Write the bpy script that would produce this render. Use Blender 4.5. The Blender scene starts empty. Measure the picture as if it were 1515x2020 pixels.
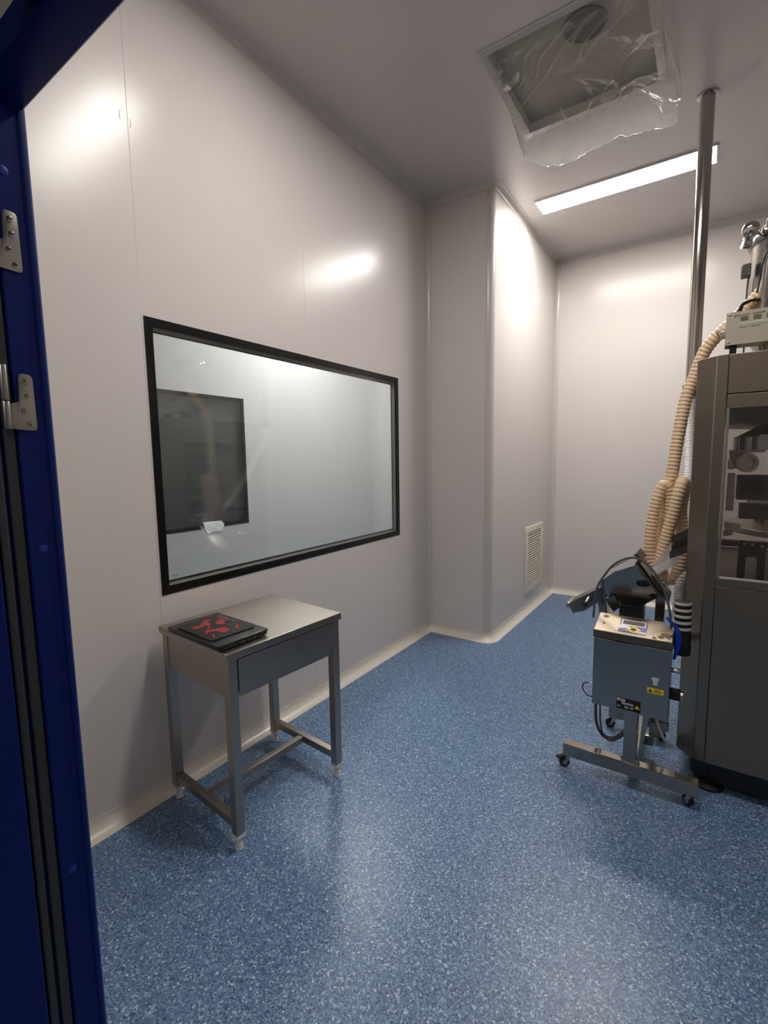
import bpy, bmesh, math, random
from mathutils import Vector, Matrix, noise

random.seed(7)
SC = bpy.context.scene
COL = SC.collection
PI = math.pi

# ------------------------------------------------------------------ camera
H_CAM = 1.5
cam = bpy.data.cameras.new('camera')
cam.sensor_fit = 'VERTICAL'; cam.sensor_height = 24.0; cam.lens = 932.62 / 2020 * 24.0
cam.clip_start = 0.02; cam.clip_end = 60
cam_o = bpy.data.objects.new('camera', cam); COL.objects.link(cam_o)
RT = Vector((0.82549667, 0.56420496, -0.01510004))
UP = Vector((-0.04932445, 0.09876714, 0.99388739))
FW = Vector((-0.56224758, 0.81970593, -0.10936104))
cam_o.matrix_world = Matrix(((RT.x, UP.x, -FW.x, 1.9915), (RT.y, UP.y, -FW.y, 0.0), (RT.z, UP.z, -FW.z, H_CAM), (0, 0, 0, 1)))
SC.camera = cam_o

# ------------------------------------------------------------------ world, exposure
w = bpy.data.worlds.new('world'); SC.world = w; w.use_nodes = True
w.node_tree.nodes['Background'].inputs[0].default_value = (0.5, 0.52, 0.55, 1)
w.node_tree.nodes['Background'].inputs[1].default_value = 0.02
SC.view_settings.view_transform = 'Standard'
SC.view_settings.look = 'None'
SC.view_settings.gamma = 1.0
SC.view_settings.use_curve_mapping = False
SC.view_settings.exposure = 1.86
ROOM_LIGHT = 17.0
NEAR_LIGHT = 12.5
FAR_LIGHT = 17.0
CORRIDOR_FILL = 2.8

# ------------------------------------------------------------------ materials
def lin(c):
    return tuple(((v / 255) / 12.92 if v / 255 <= 0.04045 else ((v / 255 + 0.055) / 1.055) ** 2.4) for v in c)

def mat(name, rgb, rough=0.5, metal=0.0, ior=1.5, var=0.0, vscale=30, stretch=(1, 1, 1), rvar=0.0, bump=0.0, coat=0.0):
    m = bpy.data.materials.new(name); m.use_nodes = True
    nt = m.node_tree; b = nt.nodes['Principled BSDF']
    c = lin(rgb)
    b.inputs['Base Color'].default_value = (*c, 1)
    b.inputs['Roughness'].default_value = rough
    b.inputs['Metallic'].default_value = metal
    b.inputs['IOR'].default_value = ior
    b.inputs['Coat Weight'].default_value = coat
    if var or rvar or bump:
        tc = nt.nodes.new('ShaderNodeTexCoord'); mp = nt.nodes.new('ShaderNodeMapping')
        mp.inputs['Scale'].default_value = stretch
        nt.links.new(tc.outputs['Object'], mp.inputs[0])
        n = nt.nodes.new('ShaderNodeTexNoise'); n.inputs['Scale'].default_value = vscale; n.inputs['Detail'].default_value = 4
        nt.links.new(mp.outputs[0], n.inputs['Vector'])
        if var:
            r = nt.nodes.new('ShaderNodeMix'); r.data_type = 'RGBA'
            r.inputs[6].default_value = (*[v * (1 - var) for v in c], 1); r.inputs[7].default_value = (*[min(1, v * (1 + var)) for v in c], 1)
            nt.links.new(n.outputs[0], r.inputs[0]); nt.links.new(r.outputs[2], b.inputs['Base Color'])
        if rvar:
            r = nt.nodes.new('ShaderNodeMapRange'); r.inputs['From Min'].default_value = 0.3; r.inputs['From Max'].default_value = 0.7
            r.inputs['To Min'].default_value = max(0.02, rough - rvar); r.inputs['To Max'].default_value = rough + rvar
            nt.links.new(n.outputs[0], r.inputs[0]); nt.links.new(r.outputs[0], b.inputs['Roughness'])
        if bump:
            bn = nt.nodes.new('ShaderNodeBump'); bn.inputs['Strength'].default_value = bump; bn.inputs['Distance'].default_value = 0.002
            nt.links.new(n.outputs[0], bn.inputs['Height']); nt.links.new(bn.outputs[0], b.inputs['Normal'])
    return m

def emis(name, rgb, s):
    m = bpy.data.materials.new(name); m.use_nodes = True
    b = m.node_tree.nodes['Principled BSDF']
    b.inputs['Base Color'].default_value = (0.8, 0.8, 0.8, 1)
    b.inputs['Emission Color'].default_value = (*rgb, 1); b.inputs['Emission Strength'].default_value = s
    return m

def schlick(nt, f0):
    # the same mirror share for both faces of a thin sheet
    lw = nt.nodes.new('ShaderNodeLayerWeight'); lw.inputs[0].default_value = 0.5
    p = nt.nodes.new('ShaderNodeMath'); p.operation = 'POWER'; p.inputs[1].default_value = 5
    k = nt.nodes.new('ShaderNodeMath'); k.operation = 'MULTIPLY_ADD'; k.inputs[1].default_value = 1 - f0; k.inputs[2].default_value = f0
    nt.links.new(lw.outputs['Facing'], p.inputs[0]); nt.links.new(p.outputs[0], k.inputs[0]); return k

def glass(name, tint=(1, 1, 1), extra=0.0, rough=0.0):
    m = bpy.data.materials.new(name); m.use_nodes = True
    nt = m.node_tree; nt.nodes.remove(nt.nodes['Principled BSDF'])
    out = nt.nodes['Material Output']
    t = nt.nodes.new('ShaderNodeBsdfTransparent'); t.inputs[0].default_value = (*tint, 1)
    g = nt.nodes.new('ShaderNodeBsdfGlossy'); g.inputs['Roughness'].default_value = rough
    f = schlick(nt, 0.04)
    a = nt.nodes.new('ShaderNodeMath'); a.operation = 'ADD'; a.inputs[1].default_value = extra; a.use_clamp = True
    mx = nt.nodes.new('ShaderNodeMixShader')
    nt.links.new(f.outputs[0], a.inputs[0]); nt.links.new(a.outputs[0], mx.inputs[0])
    nt.links.new(t.outputs[0], mx.inputs[1]); nt.links.new(g.outputs[0], mx.inputs[2])
    nt.links.new(mx.outputs[0], out.inputs[0])
    return m

def film_mat(name, rgb, body, haze):
    # clear polythene: mostly see-through, a little milky, glossy
    m = bpy.data.materials.new(name); m.use_nodes = True
    nt = m.node_tree; nt.nodes.remove(nt.nodes['Principled BSDF']); out = nt.nodes['Material Output']
    t = nt.nodes.new('ShaderNodeBsdfTransparent'); t.inputs[0].default_value = (0.97, 0.97, 0.96, 1)
    d = nt.nodes.new('ShaderNodeBsdfDiffuse'); d.inputs[0].default_value = (*rgb, 1)
    tr = nt.nodes.new('ShaderNodeBsdfTranslucent'); tr.inputs[0].default_value = (*rgb, 1)
    md = nt.nodes.new('ShaderNodeMixShader'); md.inputs[0].default_value = 0.72
    nt.links.new(d.outputs[0], md.inputs[1]); nt.links.new(tr.outputs[0], md.inputs[2])
    g = nt.nodes.new('ShaderNodeBsdfGlossy'); g.inputs['Roughness'].default_value = 0.12
    lw = nt.nodes.new('ShaderNodeLayerWeight'); lw.inputs[0].default_value = 0.25
    mr = nt.nodes.new('ShaderNodeMapRange'); mr.inputs['To Min'].default_value = body; mr.inputs['To Max'].default_value = haze
    nt.links.new(lw.outputs['Facing'], mr.inputs[0])
    m1 = nt.nodes.new('ShaderNodeMixShader'); nt.links.new(mr.outputs[0], m1.inputs[0])
    nt.links.new(t.outputs[0], m1.inputs[1]); nt.links.new(md.outputs[0], m1.inputs[2])
    f = schlick(nt, 0.034)
    m2 = nt.nodes.new('ShaderNodeMixShader'); nt.links.new(f.outputs[0], m2.inputs[0])
    nt.links.new(m1.outputs[0], m2.inputs[1]); nt.links.new(g.outputs[0], m2.inputs[2])
    nt.links.new(m2.outputs[0], out.inputs[0])
    return m

def floor_mat():
    m = bpy.data.materials.new('blue_vinyl'); m.use_nodes = True
    nt = m.node_tree; b = nt.nodes['Principled BSDF']
    tc = nt.nodes.new('ShaderNodeTexCoord')
    def chips(scale, stops):
        v = nt.nodes.new('ShaderNodeTexVoronoi'); v.inputs['Scale'].default_value = scale; v.inputs['Randomness'].default_value = 1
        nt.links.new(tc.outputs['Object'], v.inputs['Vector'])
        s = nt.nodes.new('ShaderNodeSeparateColor'); nt.links.new(v.outputs['Color'], s.inputs[0])
        r = nt.nodes.new('ShaderNodeValToRGB'); r.color_ramp.interpolation = 'CONSTANT'
        e = r.color_ramp.elements
        e[0].position = 0; e[0].color = (*lin(stops[0][1]), 1); e[1].position = stops[1][0]; e[1].color = (*lin(stops[1][1]), 1)
        for p, c in stops[2:]:
            k = e.new(p); k.color = (*lin(c), 1)
        nt.links.new(s.outputs[0], r.inputs[0]); return r, s
    a, sa = chips(185, [(0, FLOOR[0]), (.40, FLOOR[1]), (.62, FLOOR[2]), (.80, FLOOR[3]), (.93, FLOOR[4]), (.975, FLOOR[5])])
    c, scn = chips(420, [(0, FLOOR[0]), (.35, FLOOR[1]), (.62, FLOOR[2]), (.82, FLOOR[3]), (.955, FLOOR[5])])
    mx = nt.nodes.new('ShaderNodeMix'); mx.data_type = 'RGBA'; mx.inputs[0].default_value = 0.4
    nt.links.new(a.outputs[0], mx.inputs[6]); nt.links.new(c.outputs[0], mx.inputs[7])
    nt.links.new(mx.outputs[2], b.inputs['Base Color'])
    b.inputs['Roughness'].default_value = 0.36
    n = nt.nodes.new('ShaderNodeTexNoise'); n.inputs['Scale'].default_value = 90
    nt.links.new(tc.outputs['Object'], n.inputs['Vector'])
    bp = nt.nodes.new('ShaderNodeBump'); bp.inputs['Strength'].default_value = 0.12; bp.inputs['Distance'].default_value = 0.002
    nt.links.new(n.outputs[0], bp.inputs['Height']); nt.links.new(bp.outputs[0], b.inputs['Normal'])
    return m
FLOOR = [(75, 106, 145), (103, 134, 170), (38, 58, 92), (134, 163, 192), (178, 200, 216), (212, 222, 230)]

M = {}
M['floor'] = floor_mat()
M['wall'] = mat('wall_panel_white', (210, 203, 199), 0.25, ior=1.42)
M['ceil'] = mat('ceiling_panel_white', (198, 192, 188), 0.26)
M['cove'] = mat('cove_trim_white', (196, 190, 184), 0.25)
M['skirt'] = mat('skirting_cream', (214, 207, 196), 0.28)
M['blackframe'] = mat('black_frame', (10, 10, 10), 0.25)
M['white'] = mat('white_plastic', (216, 214, 208), 0.4)
M['grille'] = mat('grille_ivory', (228, 221, 204), 0.4)
M['steel'] = mat('brushed_steel', (176, 172, 166), 0.30, 1.0)
M['table'] = mat('table_steel', (172, 164, 155), 0.37, 1.0)
M['machine'] = mat('machine_steel', (142, 132, 120), 0.34, 1.0, var=0.04, vscale=5, stretch=(5, 5, 0.4))
M['chrome'] = mat('polished_steel', (190, 188, 184), 0.09, 1.0)
M['pole'] = mat('pole_steel', (178, 172, 166), 0.13, 1.0)
M['mdsteel'] = mat('detector_steel', (162, 156, 149), 0.16, 1.0)
M['lid'] = mat('stained_steel', (128, 117, 101), 0.36, 1.0, var=0.18, vscale=9)
M['darksteel'] = mat('dark_steel', (92, 90, 88), 0.35, 0.8)
M['alu'] = mat('satin_aluminium', (206, 206, 204), 0.3, 0.7)
M['black'] = mat('black_plastic', (14, 14, 15), 0.4)
M['rubber'] = mat('black_rubber', (9, 9, 10), 0.6)
M['laptop'] = mat('laptop_black', (18, 18, 18), 0.33, var=0.1, vscale=40)
M['pad'] = mat('pad_cloth_black', (17, 14, 13), 0.7)
M['red'] = mat('red_print', (140, 22, 18), 0.7, var=0.35, vscale=60)
M['greyprint'] = mat('grey_print', (96, 88, 84), 0.7)
M['blue'] = mat('door_blue', (12, 33, 102), 0.42, ior=1.3)
M['capblue'] = mat('cap_blue', (22, 52, 140), 0.4)
M['gasket'] = mat('gasket_grey', (58, 58, 60), 0.5)
M['beige'] = mat('hose_beige', (224, 194, 158), 0.38)
M['whitehose'] = mat('hose_white', (226, 224, 220), 0.35)
M['ctrl'] = mat('enclosure_grey', (174, 168, 152), 0.45)
M['lcd'] = mat('lcd_grey_green', (96, 100, 84), 0.2)
M['ink'] = mat('dark_ink', (58, 54, 48), 0.6)
M['inkblack'] = mat('black_ink', (14, 14, 14), 0.5)
M['inkwhite'] = mat('white_ink', (226, 226, 226), 0.5)
M['yellow'] = mat('yellow_label', (236, 206, 20), 0.45)
M['purple'] = mat('purple_print', (92, 80, 150), 0.4)
M['silverlab'] = mat('silver_label', (206, 202, 196), 0.35)
M['bluestrap'] = mat('blue_strap', (16, 62, 178), 0.35)
M['stripe'] = mat('ring_white', (190, 188, 182), 0.5)
M['cable'] = mat('cable_grey', (72, 74, 80), 0.45)
M['clearplastic'] = film_mat('clear_chute_plastic', (0.92, 0.93, 0.95), 0.55, 0.85)
M['film'] = film_mat('polythene_film', (0.82, 0.8, 0.77), 0.15, 0.75)
M['glass'] = glass('window_glass', (0.982, 0.988, 0.988), 0.005)
M['smoke'] = glass('machine_glass', (0.87, 0.85, 0.83), 0.01)
M['darkpane'] = glass('dark_pane', (0.8, 0.82, 0.82), 0.005)
M['housing'] = mat('housing_galvanised', (146, 138, 126), 0.5, 0.2)
M['meshgrey'] = mat('mesh_grey', (120, 114, 106), 0.6, 0.4)
M['inner'] = mat('machine_inner', (96, 88, 84), 0.4, 0.4)
M['innerlight'] = mat('machine_inner_light', (206, 194, 184), 0.4, 0.1)
M['farwall'] = mat('adjacent_wall', (200, 200, 198), 0.30)
M['outwall'] = mat('corridor_wall', (206, 200, 192), 0.4)
M['light'] = emis('room_light', (1.0, 0.955, 0.90), ROOM_LIGHT)
M['nearlight'] = emis('near_room_light', (1.0, 0.955, 0.90), NEAR_LIGHT)
M['farlight'] = emis('adjacent_light', (1.0, 0.985, 0.955), FAR_LIGHT)
M['corfill'] = emis('corridor_fill', (1.0, 0.96, 0.9), CORRIDOR_FILL)
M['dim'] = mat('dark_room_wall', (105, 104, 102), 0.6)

# ------------------------------------------------------------------ helpers
class MB:
    def __init__(s): s.v = []; s.f = []
    def add(s, vs, fs):
        o = len(s.v); s.v += [Vector(p) for p in vs]; s.f += [tuple(i + o for i in f) for f in fs]; return s
    def box(s, x0, x1, y0, y1, z0, z1, T=None):
        vs = [Vector((x, y, z)) for x in (x0, x1) for y in (y0, y1) for z in (z0, z1)]
        if T: vs = [T @ p for p in vs]
        return s.add(vs, [(0, 1, 3, 2), (4, 6, 7, 5), (0, 4, 5, 1), (2, 3, 7, 6), (0, 2, 6, 4), (1, 5, 7, 3)])
    def prism(s, pts, d):
        n = len(pts); d = Vector(d); a = [Vector(p) for p in pts]
        return s.add(a + [p + d for p in a], [tuple(range(n)), tuple(range(2 * n - 1, n - 1, -1))] + [(i, i + n, (i + 1) % n + n, (i + 1) % n) for i in range(n)])
    def bar(s, a, b, wd, ht, up=(0, 0, 1)):
        a = Vector(a); b = Vector(b); t = (b - a).normalized(); u = Vector(up); x = t.cross(u).normalized(); y = x.cross(t)
        c = [x * wd / 2 + y * ht / 2, -x * wd / 2 + y * ht / 2, -x * wd / 2 - y * ht / 2, x * wd / 2 - y * ht / 2]
        return s.prism([a + k for k in c], b - a)
    def tube(s, path, r, n=12, caps=True):
        P = [Vector(p) for p in path]; m = len(P); R = r if isinstance(r, (list, tuple)) else [r] * m
        T = [(P[min(i + 1, m - 1)] - P[max(i - 1, 0)]).normalized() for i in range(m)]
        ref = Vector((0, 0, 1)) if abs(T[0].z) < 0.9 else Vector((1, 0, 0))
        u = T[0].cross(ref).normalized(); vs = []
        for i in range(m):
            u = (u - T[i] * u.dot(T[i])).normalized(); q = T[i].cross(u)
            vs += [P[i] + (u * math.cos(2 * PI * k / n) + q * math.sin(2 * PI * k / n)) * R[i] for k in range(n)]
        fs = [(i * n + k, i * n + (k + 1) % n, (i + 1) * n + (k + 1) % n, (i + 1) * n + k) for i in range(m - 1) for k in range(n)]
        if caps: fs += [tuple(range(n - 1, -1, -1)), tuple(range((m - 1) * n, m * n))]
        return s.add(vs, fs)
    def lathe(s, prof, o, ax=(0, 0, 1), n=24):
        ax = Vector(ax).normalized(); ref = Vector((1, 0, 0)) if abs(ax.x) < 0.9 else Vector((0, 1, 0))
        u = ax.cross(ref).normalized(); q = ax.cross(u); o = Vector(o); vs = []
        for r, h in prof:
            vs += [o + ax * h + (u * math.cos(2 * PI * k / n) + q * math.sin(2 * PI * k / n)) * max(r, 1e-5) for k in range(n)]
        m = len(prof)
        fs = [(i * n + k, i * n + (k + 1) % n, (i + 1) * n + (k + 1) % n, (i + 1) * n + k) for i in range(m - 1) for k in range(n)]
        if prof[0][0] > 1e-4: fs.append(tuple(range(n - 1, -1, -1)))
        if prof[-1][0] > 1e-4: fs.append(tuple(range((m - 1) * n, m * n)))
        return s.add(vs, fs)
    def build(s, name, m, parent=None, bevel=0.0, smooth=True, ang=38, seg=2, weld=True):
        off = Vector((0, 0, 0)); p = parent
        while p is not None: off += p.location; p = p.parent
        bm = bmesh.new(); V = [bm.verts.new(q - off) for q in s.v]
        for f in s.f:
            try: bm.faces.new([V[i] for i in f])
            except ValueError: pass
        if weld: bmesh.ops.remove_doubles(bm, verts=bm.verts, dist=2e-5)
        bmesh.ops.recalc_face_normals(bm, faces=bm.faces)
        if bevel:
            es = [e for e in bm.edges if len(e.link_faces) == 2 and e.calc_face_angle(0) > math.radians(40)]
            nf = len(bm.faces)
            new = set(bmesh.ops.bevel(bm, geom=es, offset=bevel, segments=seg, profile=0.5, affect='EDGES', clamp_overlap=True)['faces'])
            for f in bm.faces: f.smooth = smooth and (f in new or nf > 16)
        else:
            for f in bm.faces: f.smooth = smooth
        for e in bm.edges:
            e.smooth = not (len(e.link_faces) != 2 or e.calc_face_angle(0) > math.radians(ang))
        me = bpy.data.meshes.new(name); bm.to_mesh(me); bm.free(); me.materials.append(m)
        o = bpy.data.objects.new(name, me); COL.objects.link(o)
        if parent: o.parent = parent
        return o

def empty(name, loc=(0, 0, 0)):
    o = bpy.data.objects.new(name, None); o.location = loc; o.empty_display_size = 0.05; COL.objects.link(o); return o
def thing(name, label, cat, loc=(0, 0, 0), group=None):
    return tag(empty(name, loc), label, cat, group)
def tag(o, label, cat, group=None):
    o['label'] = label; o['category'] = cat
    if group: o['group'] = group
    return o
def struct(o, label=None):
    o['kind'] = 'structure'
    if label: o['label'] = label
    return o
def rootloc(p):
    off = Vector((0, 0, 0))
    while p is not None: off += p.location; p = p.parent
    return off
def text(body, size, pos, rot, m, parent, name='lettering', align='LEFT', depth=0.0004, sx=1.0):
    c = bpy.data.curves.new(name, 'FONT'); c.body = body; c.size = size; c.extrude = depth; c.align_x = align; c.resolution_u = 2
    c.materials.append(m)
    tmp = bpy.data.objects.new(name, c); COL.objects.link(tmp)
    bpy.context.view_layer.update()
    me = bpy.data.meshes.new_from_object(tmp.evaluated_get(bpy.context.evaluated_depsgraph_get())); me.name = name
    bpy.data.objects.remove(tmp); bpy.data.curves.remove(c)
    o = bpy.data.objects.new(name, me); COL.objects.link(o); o.parent = parent
    o.location = Vector(pos) - rootloc(parent)
    if isinstance(rot, Matrix): o.rotation_euler = rot.to_euler()
    else: o.rotation_euler = rot
    o.scale = (sx, 1, 1)
    return o
def copy_tree(o, parent=None):
    c = o.copy(); COL.objects.link(c)
    if parent: c.parent = parent
    for ch in list(o.children): copy_tree(ch, c)
    return c
def spline(pts, per=10):
    P = [Vector(p) for p in pts]; P = [P[0] * 2 - P[1]] + P + [P[-1] * 2 - P[-2]]; out = []
    for i in range(1, len(P) - 2):
        for k in range(per):
            t = k / per; a, b, c, d = P[i - 1], P[i], P[i + 1], P[i + 2]
            out.append(0.5 * ((2 * b) + (c - a) * t + (2 * a - 5 * b + 4 * c - d) * t * t + (3 * b - a - 3 * c + d) * t ** 3))
    out.append(P[-2]); return out
def resample(path, step):
    out = [path[0].copy()]; acc = 0.0
    for a, b in zip(path, path[1:]):
        L = (b - a).length; 
        if L < 1e-9: continue
        t = step - acc
        while t <= L:
            out.append(a + (b - a) * (t / L)); t += step
        acc = (acc + L) % step if step > 0 else 0
    return out
def ribbed(pts, r, pitch=0.0185, depth=0.11, n=14):
    p = resample(spline(pts, 14), pitch / 4)
    pr = [1 - depth * 0.4, 1.0, 1.0, 1 - depth]
    return MB().tube(p, [r * pr[i % 4] for i in range(len(p))], n)

# ------------------------------------------------------------------ the setting
YC, CX, YB, ZC = 3.5753, 0.5694, 5.3459, 3.5425
XR = 4.4                      # right wall
YF0, YF1 = 0.327, 0.377       # front wall (door wall), outer and inner face
WY0, WY1, WZ0, WZ1 = 1.140, 3.1155, 0.913, 2.116

fl = MB().box(-0.049, XR, -1.8, 5.45, -0.05, 0.0).build('floor', M['floor']); struct(fl, 'blue speckled vinyl floor')

# ceiling: panels with fine joints, one holds the opening of the vent
VX0, VX1, VY0, VY1 = 0.958, 1.662, 2.498, 3.202
ceil = struct(empty('ceiling', (0, 0, ZC)), 'off white panel ceiling')
zt = ZC + 0.05
def panel(parent, boxes, m=M['wall'], name='panel', bevel=0.0015):
    b = MB()
    for q in boxes: b.box(*q)
    return b.build(name, m, parent, bevel=bevel if len(boxes) == 1 else 0)
def rect_hole(parent, name, m, frame, hole, fixed, axis):
    # panel with a rectangular hole; frame/hole = (a0,a1,b0,b1); axis = normal axis, fixed = (lo,hi)
    a0, a1, b0, b1 = frame; h0, h1, k0, k1 = hole
    P = [(a0, b0), (a1, b0), (a1, b1), (a0, b1)]; Q = [(h0, k0), (h1, k0), (h1, k1), (h0, k1)]
    def pt(a, b, t): return {'x': (t, a, b), 'y': (a, t, b), 'z': (a, b, t)}[axis]
    vs = [pt(a, b, t) for t in fixed for a, b in P + Q]; fs = []
    for o in (0, 8):
        for i in range(4):
            j = (i + 1) % 4; fs.append((o + i, o + j, o + 4 + j, o + 4 + i))
    for i in range(4):
        j = (i + 1) % 4; fs.append((i, j, 8 + j, 8 + i)); fs.append((4 + i, 4 + j, 12 + j, 12 + i))
    return MB().add(vs, fs).build(name, m, parent)
panel(ceil, [(0, XR, YF1, 1.35, ZC, zt)], M['ceil'])
rect_hole(ceil, 'panel', M['ceil'], (0, XR, 1.35, 3.985), (VX0, VX1, VY0, VY1), (ZC, zt), 'z')
panel(ceil, [(0, XR, 3.985, 5.40, ZC, zt)], M['ceil'])

# left wall: three sandwich panels, the window cut through two of them
wl = struct(empty('wall_left', (0, 0, 0)), 'off white sandwich panel wall on the left')
SEAM = (1.128, 2.118)
panel(wl, [(-0.05, 0, YF1, SEAM[0], 0, zt)])
def notched(y0, y1, n0, n1):
    b = MB()
    pts = [(0, y0, 0), (0, y1, 0), (0, y1, zt), (0, y0, zt)]
    if n0 <= y0 + 1e-6 or n1 >= y1 - 1e-6:
        if n0 > y0: pts = [(0, y0, 0), (0, y1, 0), (0, y1, WZ0), (0, n0, WZ0), (0, n0, WZ1), (0, y1, WZ1), (0, y1, zt), (0, y0, zt)]
        else: pts = [(0, y0, 0), (0, y1, 0), (0, y1, zt), (0, y0, zt), (0, y0, WZ1), (0, n1, WZ1), (0, n1, WZ0), (0, y0, WZ0)]
    b.prism(pts, (-0.05, 0, 0)); return b.build('panel', M['wall'], wl, bevel=0.0012)
notched(SEAM[0], SEAM[1], WY0, SEAM[1])
notched(SEAM[1], YC + 0.05, SEAM[1], WY1)

b = MB()
for dy, dz, a0 in ((-0.010, 0.0, 2.2), (0.011, -0.012, -0.9)):
    b.tube([(0.0, 1.118 + dy + 0.012 * math.cos(a0 + k * 0.28), 2.874 + dz + 0.022 * math.sin(a0 + k * 0.28)) for k in range(7)], 0.0014, 6)
b.build('sealant_smear', mat('sealant', (176, 166, 156), 0.5), wl)

# pier, back wall, right wall
RO = 0.057
struct(MB().box(0, CX - RO, YC, YC + 0.05, 0, zt).build('wall_pier_front', M['wall']), 'front face of the boxed-in pier')
struct(MB().box(CX - 0.05, CX, YC + RO, YB + 0.05, 0, zt).build('wall_pier_side', M['wall']), 'side face of the boxed-in pier')
struct(MB().box(CX, XR + 0.05, YB, YB + 0.05, 0, zt).build('wall_back', M['wall']), 'off white wall at the back')
struct(MB().box(XR, XR + 0.05, -1.8, YB, 0, zt).build('wall_right', M['wall']))
arc = [(CX - RO + RO * math.sin(a), YC + RO - RO * math.cos(a), 0) for a in [i * PI / 20 for i in range(11)]]
struct(MB().prism(arc + [(CX - RO, YC + RO, 0)], (0, 0, ZC)).build('trim_1', M['cove']), 'rounded corner trim of the pier')
RC = 0.045
def vcove(name, x, y, sx, sy, lab):
    pts = [(x, y, 0)] + [(x + sx * (RC - RC * math.sin(a)), y + sy * (RC - RC * math.cos(a)), 0) for a in [i * PI / 16 for i in range(9)]]
    return struct(MB().prism(pts, (0, 0, ZC)).build(name, M['cove']), lab)
vcove('trim_2', 0, YC, 1, -1, 'coved trim in the corner of left wall and pier')
vcove('trim_3', CX, YB, 1, -1, 'coved trim in the corner of pier and back wall')

# swept trims
PATH = [(0, YF1), (0, YC), (CX - RO, YC)] + [(a[0], a[1]) for a in arc[1:]] + [(CX, YB), (XR, YB)]
def offs(d):
    out = []
    for i, p in enumerate(PATH):
        ns = []
        if i > 0: a, b = PATH[i - 1], p; t = Vector((b[0] - a[0], b[1] - a[1])).normalized(); ns.append(Vector((t.y, -t.x)))
        if i < len(PATH) - 1: a, b = p, PATH[i + 1]; t = Vector((b[0] - a[0], b[1] - a[1])).normalized(); ns.append(Vector((t.y, -t.x)))
        n = ns[0] if len(ns) == 1 else (ns[0] + ns[1]) / (1 + ns[0].dot(ns[1]))
        out.append(Vector(p) + n * d)
    return out
def sweep(name, prof, i0, i1, m, lab):
    b = MB(); rows = [[(q.x, q.y, z) for q in offs(d)[i0:i1 + 1]] for d, z in prof]
    n = len(prof); k = i1 - i0 + 1
    vs = [rows[j][i] for i in range(k) for j in range(n)]
    fs = [(i * n + j, i * n + (j + 1) % n, (i + 1) * n + (j + 1) % n, (i + 1) * n + j) for i in range(k - 1) for j in range(n)]
    fs += [tuple(range(n)), tuple(range((k - 1) * n, k * n))]
    return struct(b.add(vs, fs).build(name, m, ang=30), lab)
A = [i * PI / 16 for i in range(9)]
RZ = 0.0435
cprof = [(0.0, ZC), (0.0, ZC - RZ - 0.003), (0.002, ZC - RZ - 0.003)] + [(0.002 + RZ - RZ * math.cos(a), ZC - 0.002 - RZ + RZ * math.sin(a)) for a in A] + [(RZ + 0.004, ZC)]
last = len(PATH) - 1
sweep('trim_4', cprof, 0, 1, M['cove'], 'coved trim between left wall and ceiling')
sweep('trim_5', cprof, 1, last - 1, M['cove'], 'coved trim between pier and ceiling')
sweep('trim_6', cprof, last - 1, last, M['cove'], 'coved trim between back wall and ceiling')
RB = 0.055
bprof = [(0.0, 0.0), (0.0, RB + 0.008), (0.0025, RB + 0.008)] + [(0.0025 + RB - RB * math.cos(a), 0.0015 + RB - RB * math.sin(a)) for a in A] + [(RB + 0.004, 0.0)]
sweep('baseboard_left', bprof, 0, 1, M['skirt'], 'coved cream baseboard along the left wall')
sweep('baseboard_pier', bprof, 1, last - 1, M['skirt'], 'coved cream baseboard around the pier')
sweep('baseboard_back', bprof, last - 1, last, M['skirt'], 'coved cream baseboard along the back wall')

# door wall and corridor
JX, DX1, DZ = 1.0034, 2.45, 2.10
struct(MB().box(-1.3, JX - 0.048, YF0, YF1, 0, zt).build('wall_front', M['outwall']))
struct(MB().box(DX1 + 0.048, XR, YF0, YF1, 0, zt).build('wall_front.001', M['outwall']))
struct(MB().box(JX - 0.048, DX1 + 0.048, YF0, YF1, DZ + 0.06, zt).build('wall_front.002', M['outwall']), 'corridor side wall above the blue door head')
struct(MB().box(-1.3, XR + 0.05, -1.85, -1.8, 0, zt).build('wall_corridor', M['outwall']))
struct(MB().box(-1.35, -1.3, -1.85, YF1, 0, zt).build('wall_corridor.001', M['outwall']))
struct(MB().box(-1.3, -0.05, -1.8, YF0, -0.05, 0.0).build('floor_corridor', M['floor']))
struct(MB().box(-1.3, XR, -1.8, YF0, 2.9, 2.95).build('ceiling_corridor', M['outwall']))

# room next door, seen through the window
FX = -1.83
FW0, FW1, FZ0, FZ1 = 2.0, 3.145, 0.893, 2.118
struct(MB().box(FX - 0.05, -0.049, YF1, 6.2, -0.05, 0).build('floor_adjacent', M['floor']))
struct(MB().box(FX - 0.05, -0.05, YF1, 6.2, ZC, zt).build('ceiling_adjacent', M['ceil']))
wa = rect_hole(None, 'wall_adjacent', M['farwall'], (YF1, 6.2, 0, ZC), (FW0, FW1, FZ0, FZ1), (FX - 0.05, FX), 'x'); struct(wa, 'grey white wall of the next room seen through the window')
struct(MB().box(FX, -0.05, 5.46, 5.51, 0, ZC).build('wall_adjacent_end', M['farwall']))
struct(MB().box(-0.05, -0.002, YC + 0.05, 5.46, 0, ZC).build('wall_adjacent_side', M['farwall']))
pts = [(FX, 5.46, 0)] + [(FX + 0.2 * (1 - math.sin(a)), 5.46 - 0.2 * (1 - math.cos(a)), 0) for a in A]
struct(MB().prism(pts, (0, 0, ZC)).build('trim_7', M['farwall']))
# dark room behind its far window
b = MB().box(-4.0, FX - 0.051, 0.8, 4.4, 0.2, 2.9); b.build('wall_beyond', M['dim'])['kind'] = 'structure'

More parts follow.
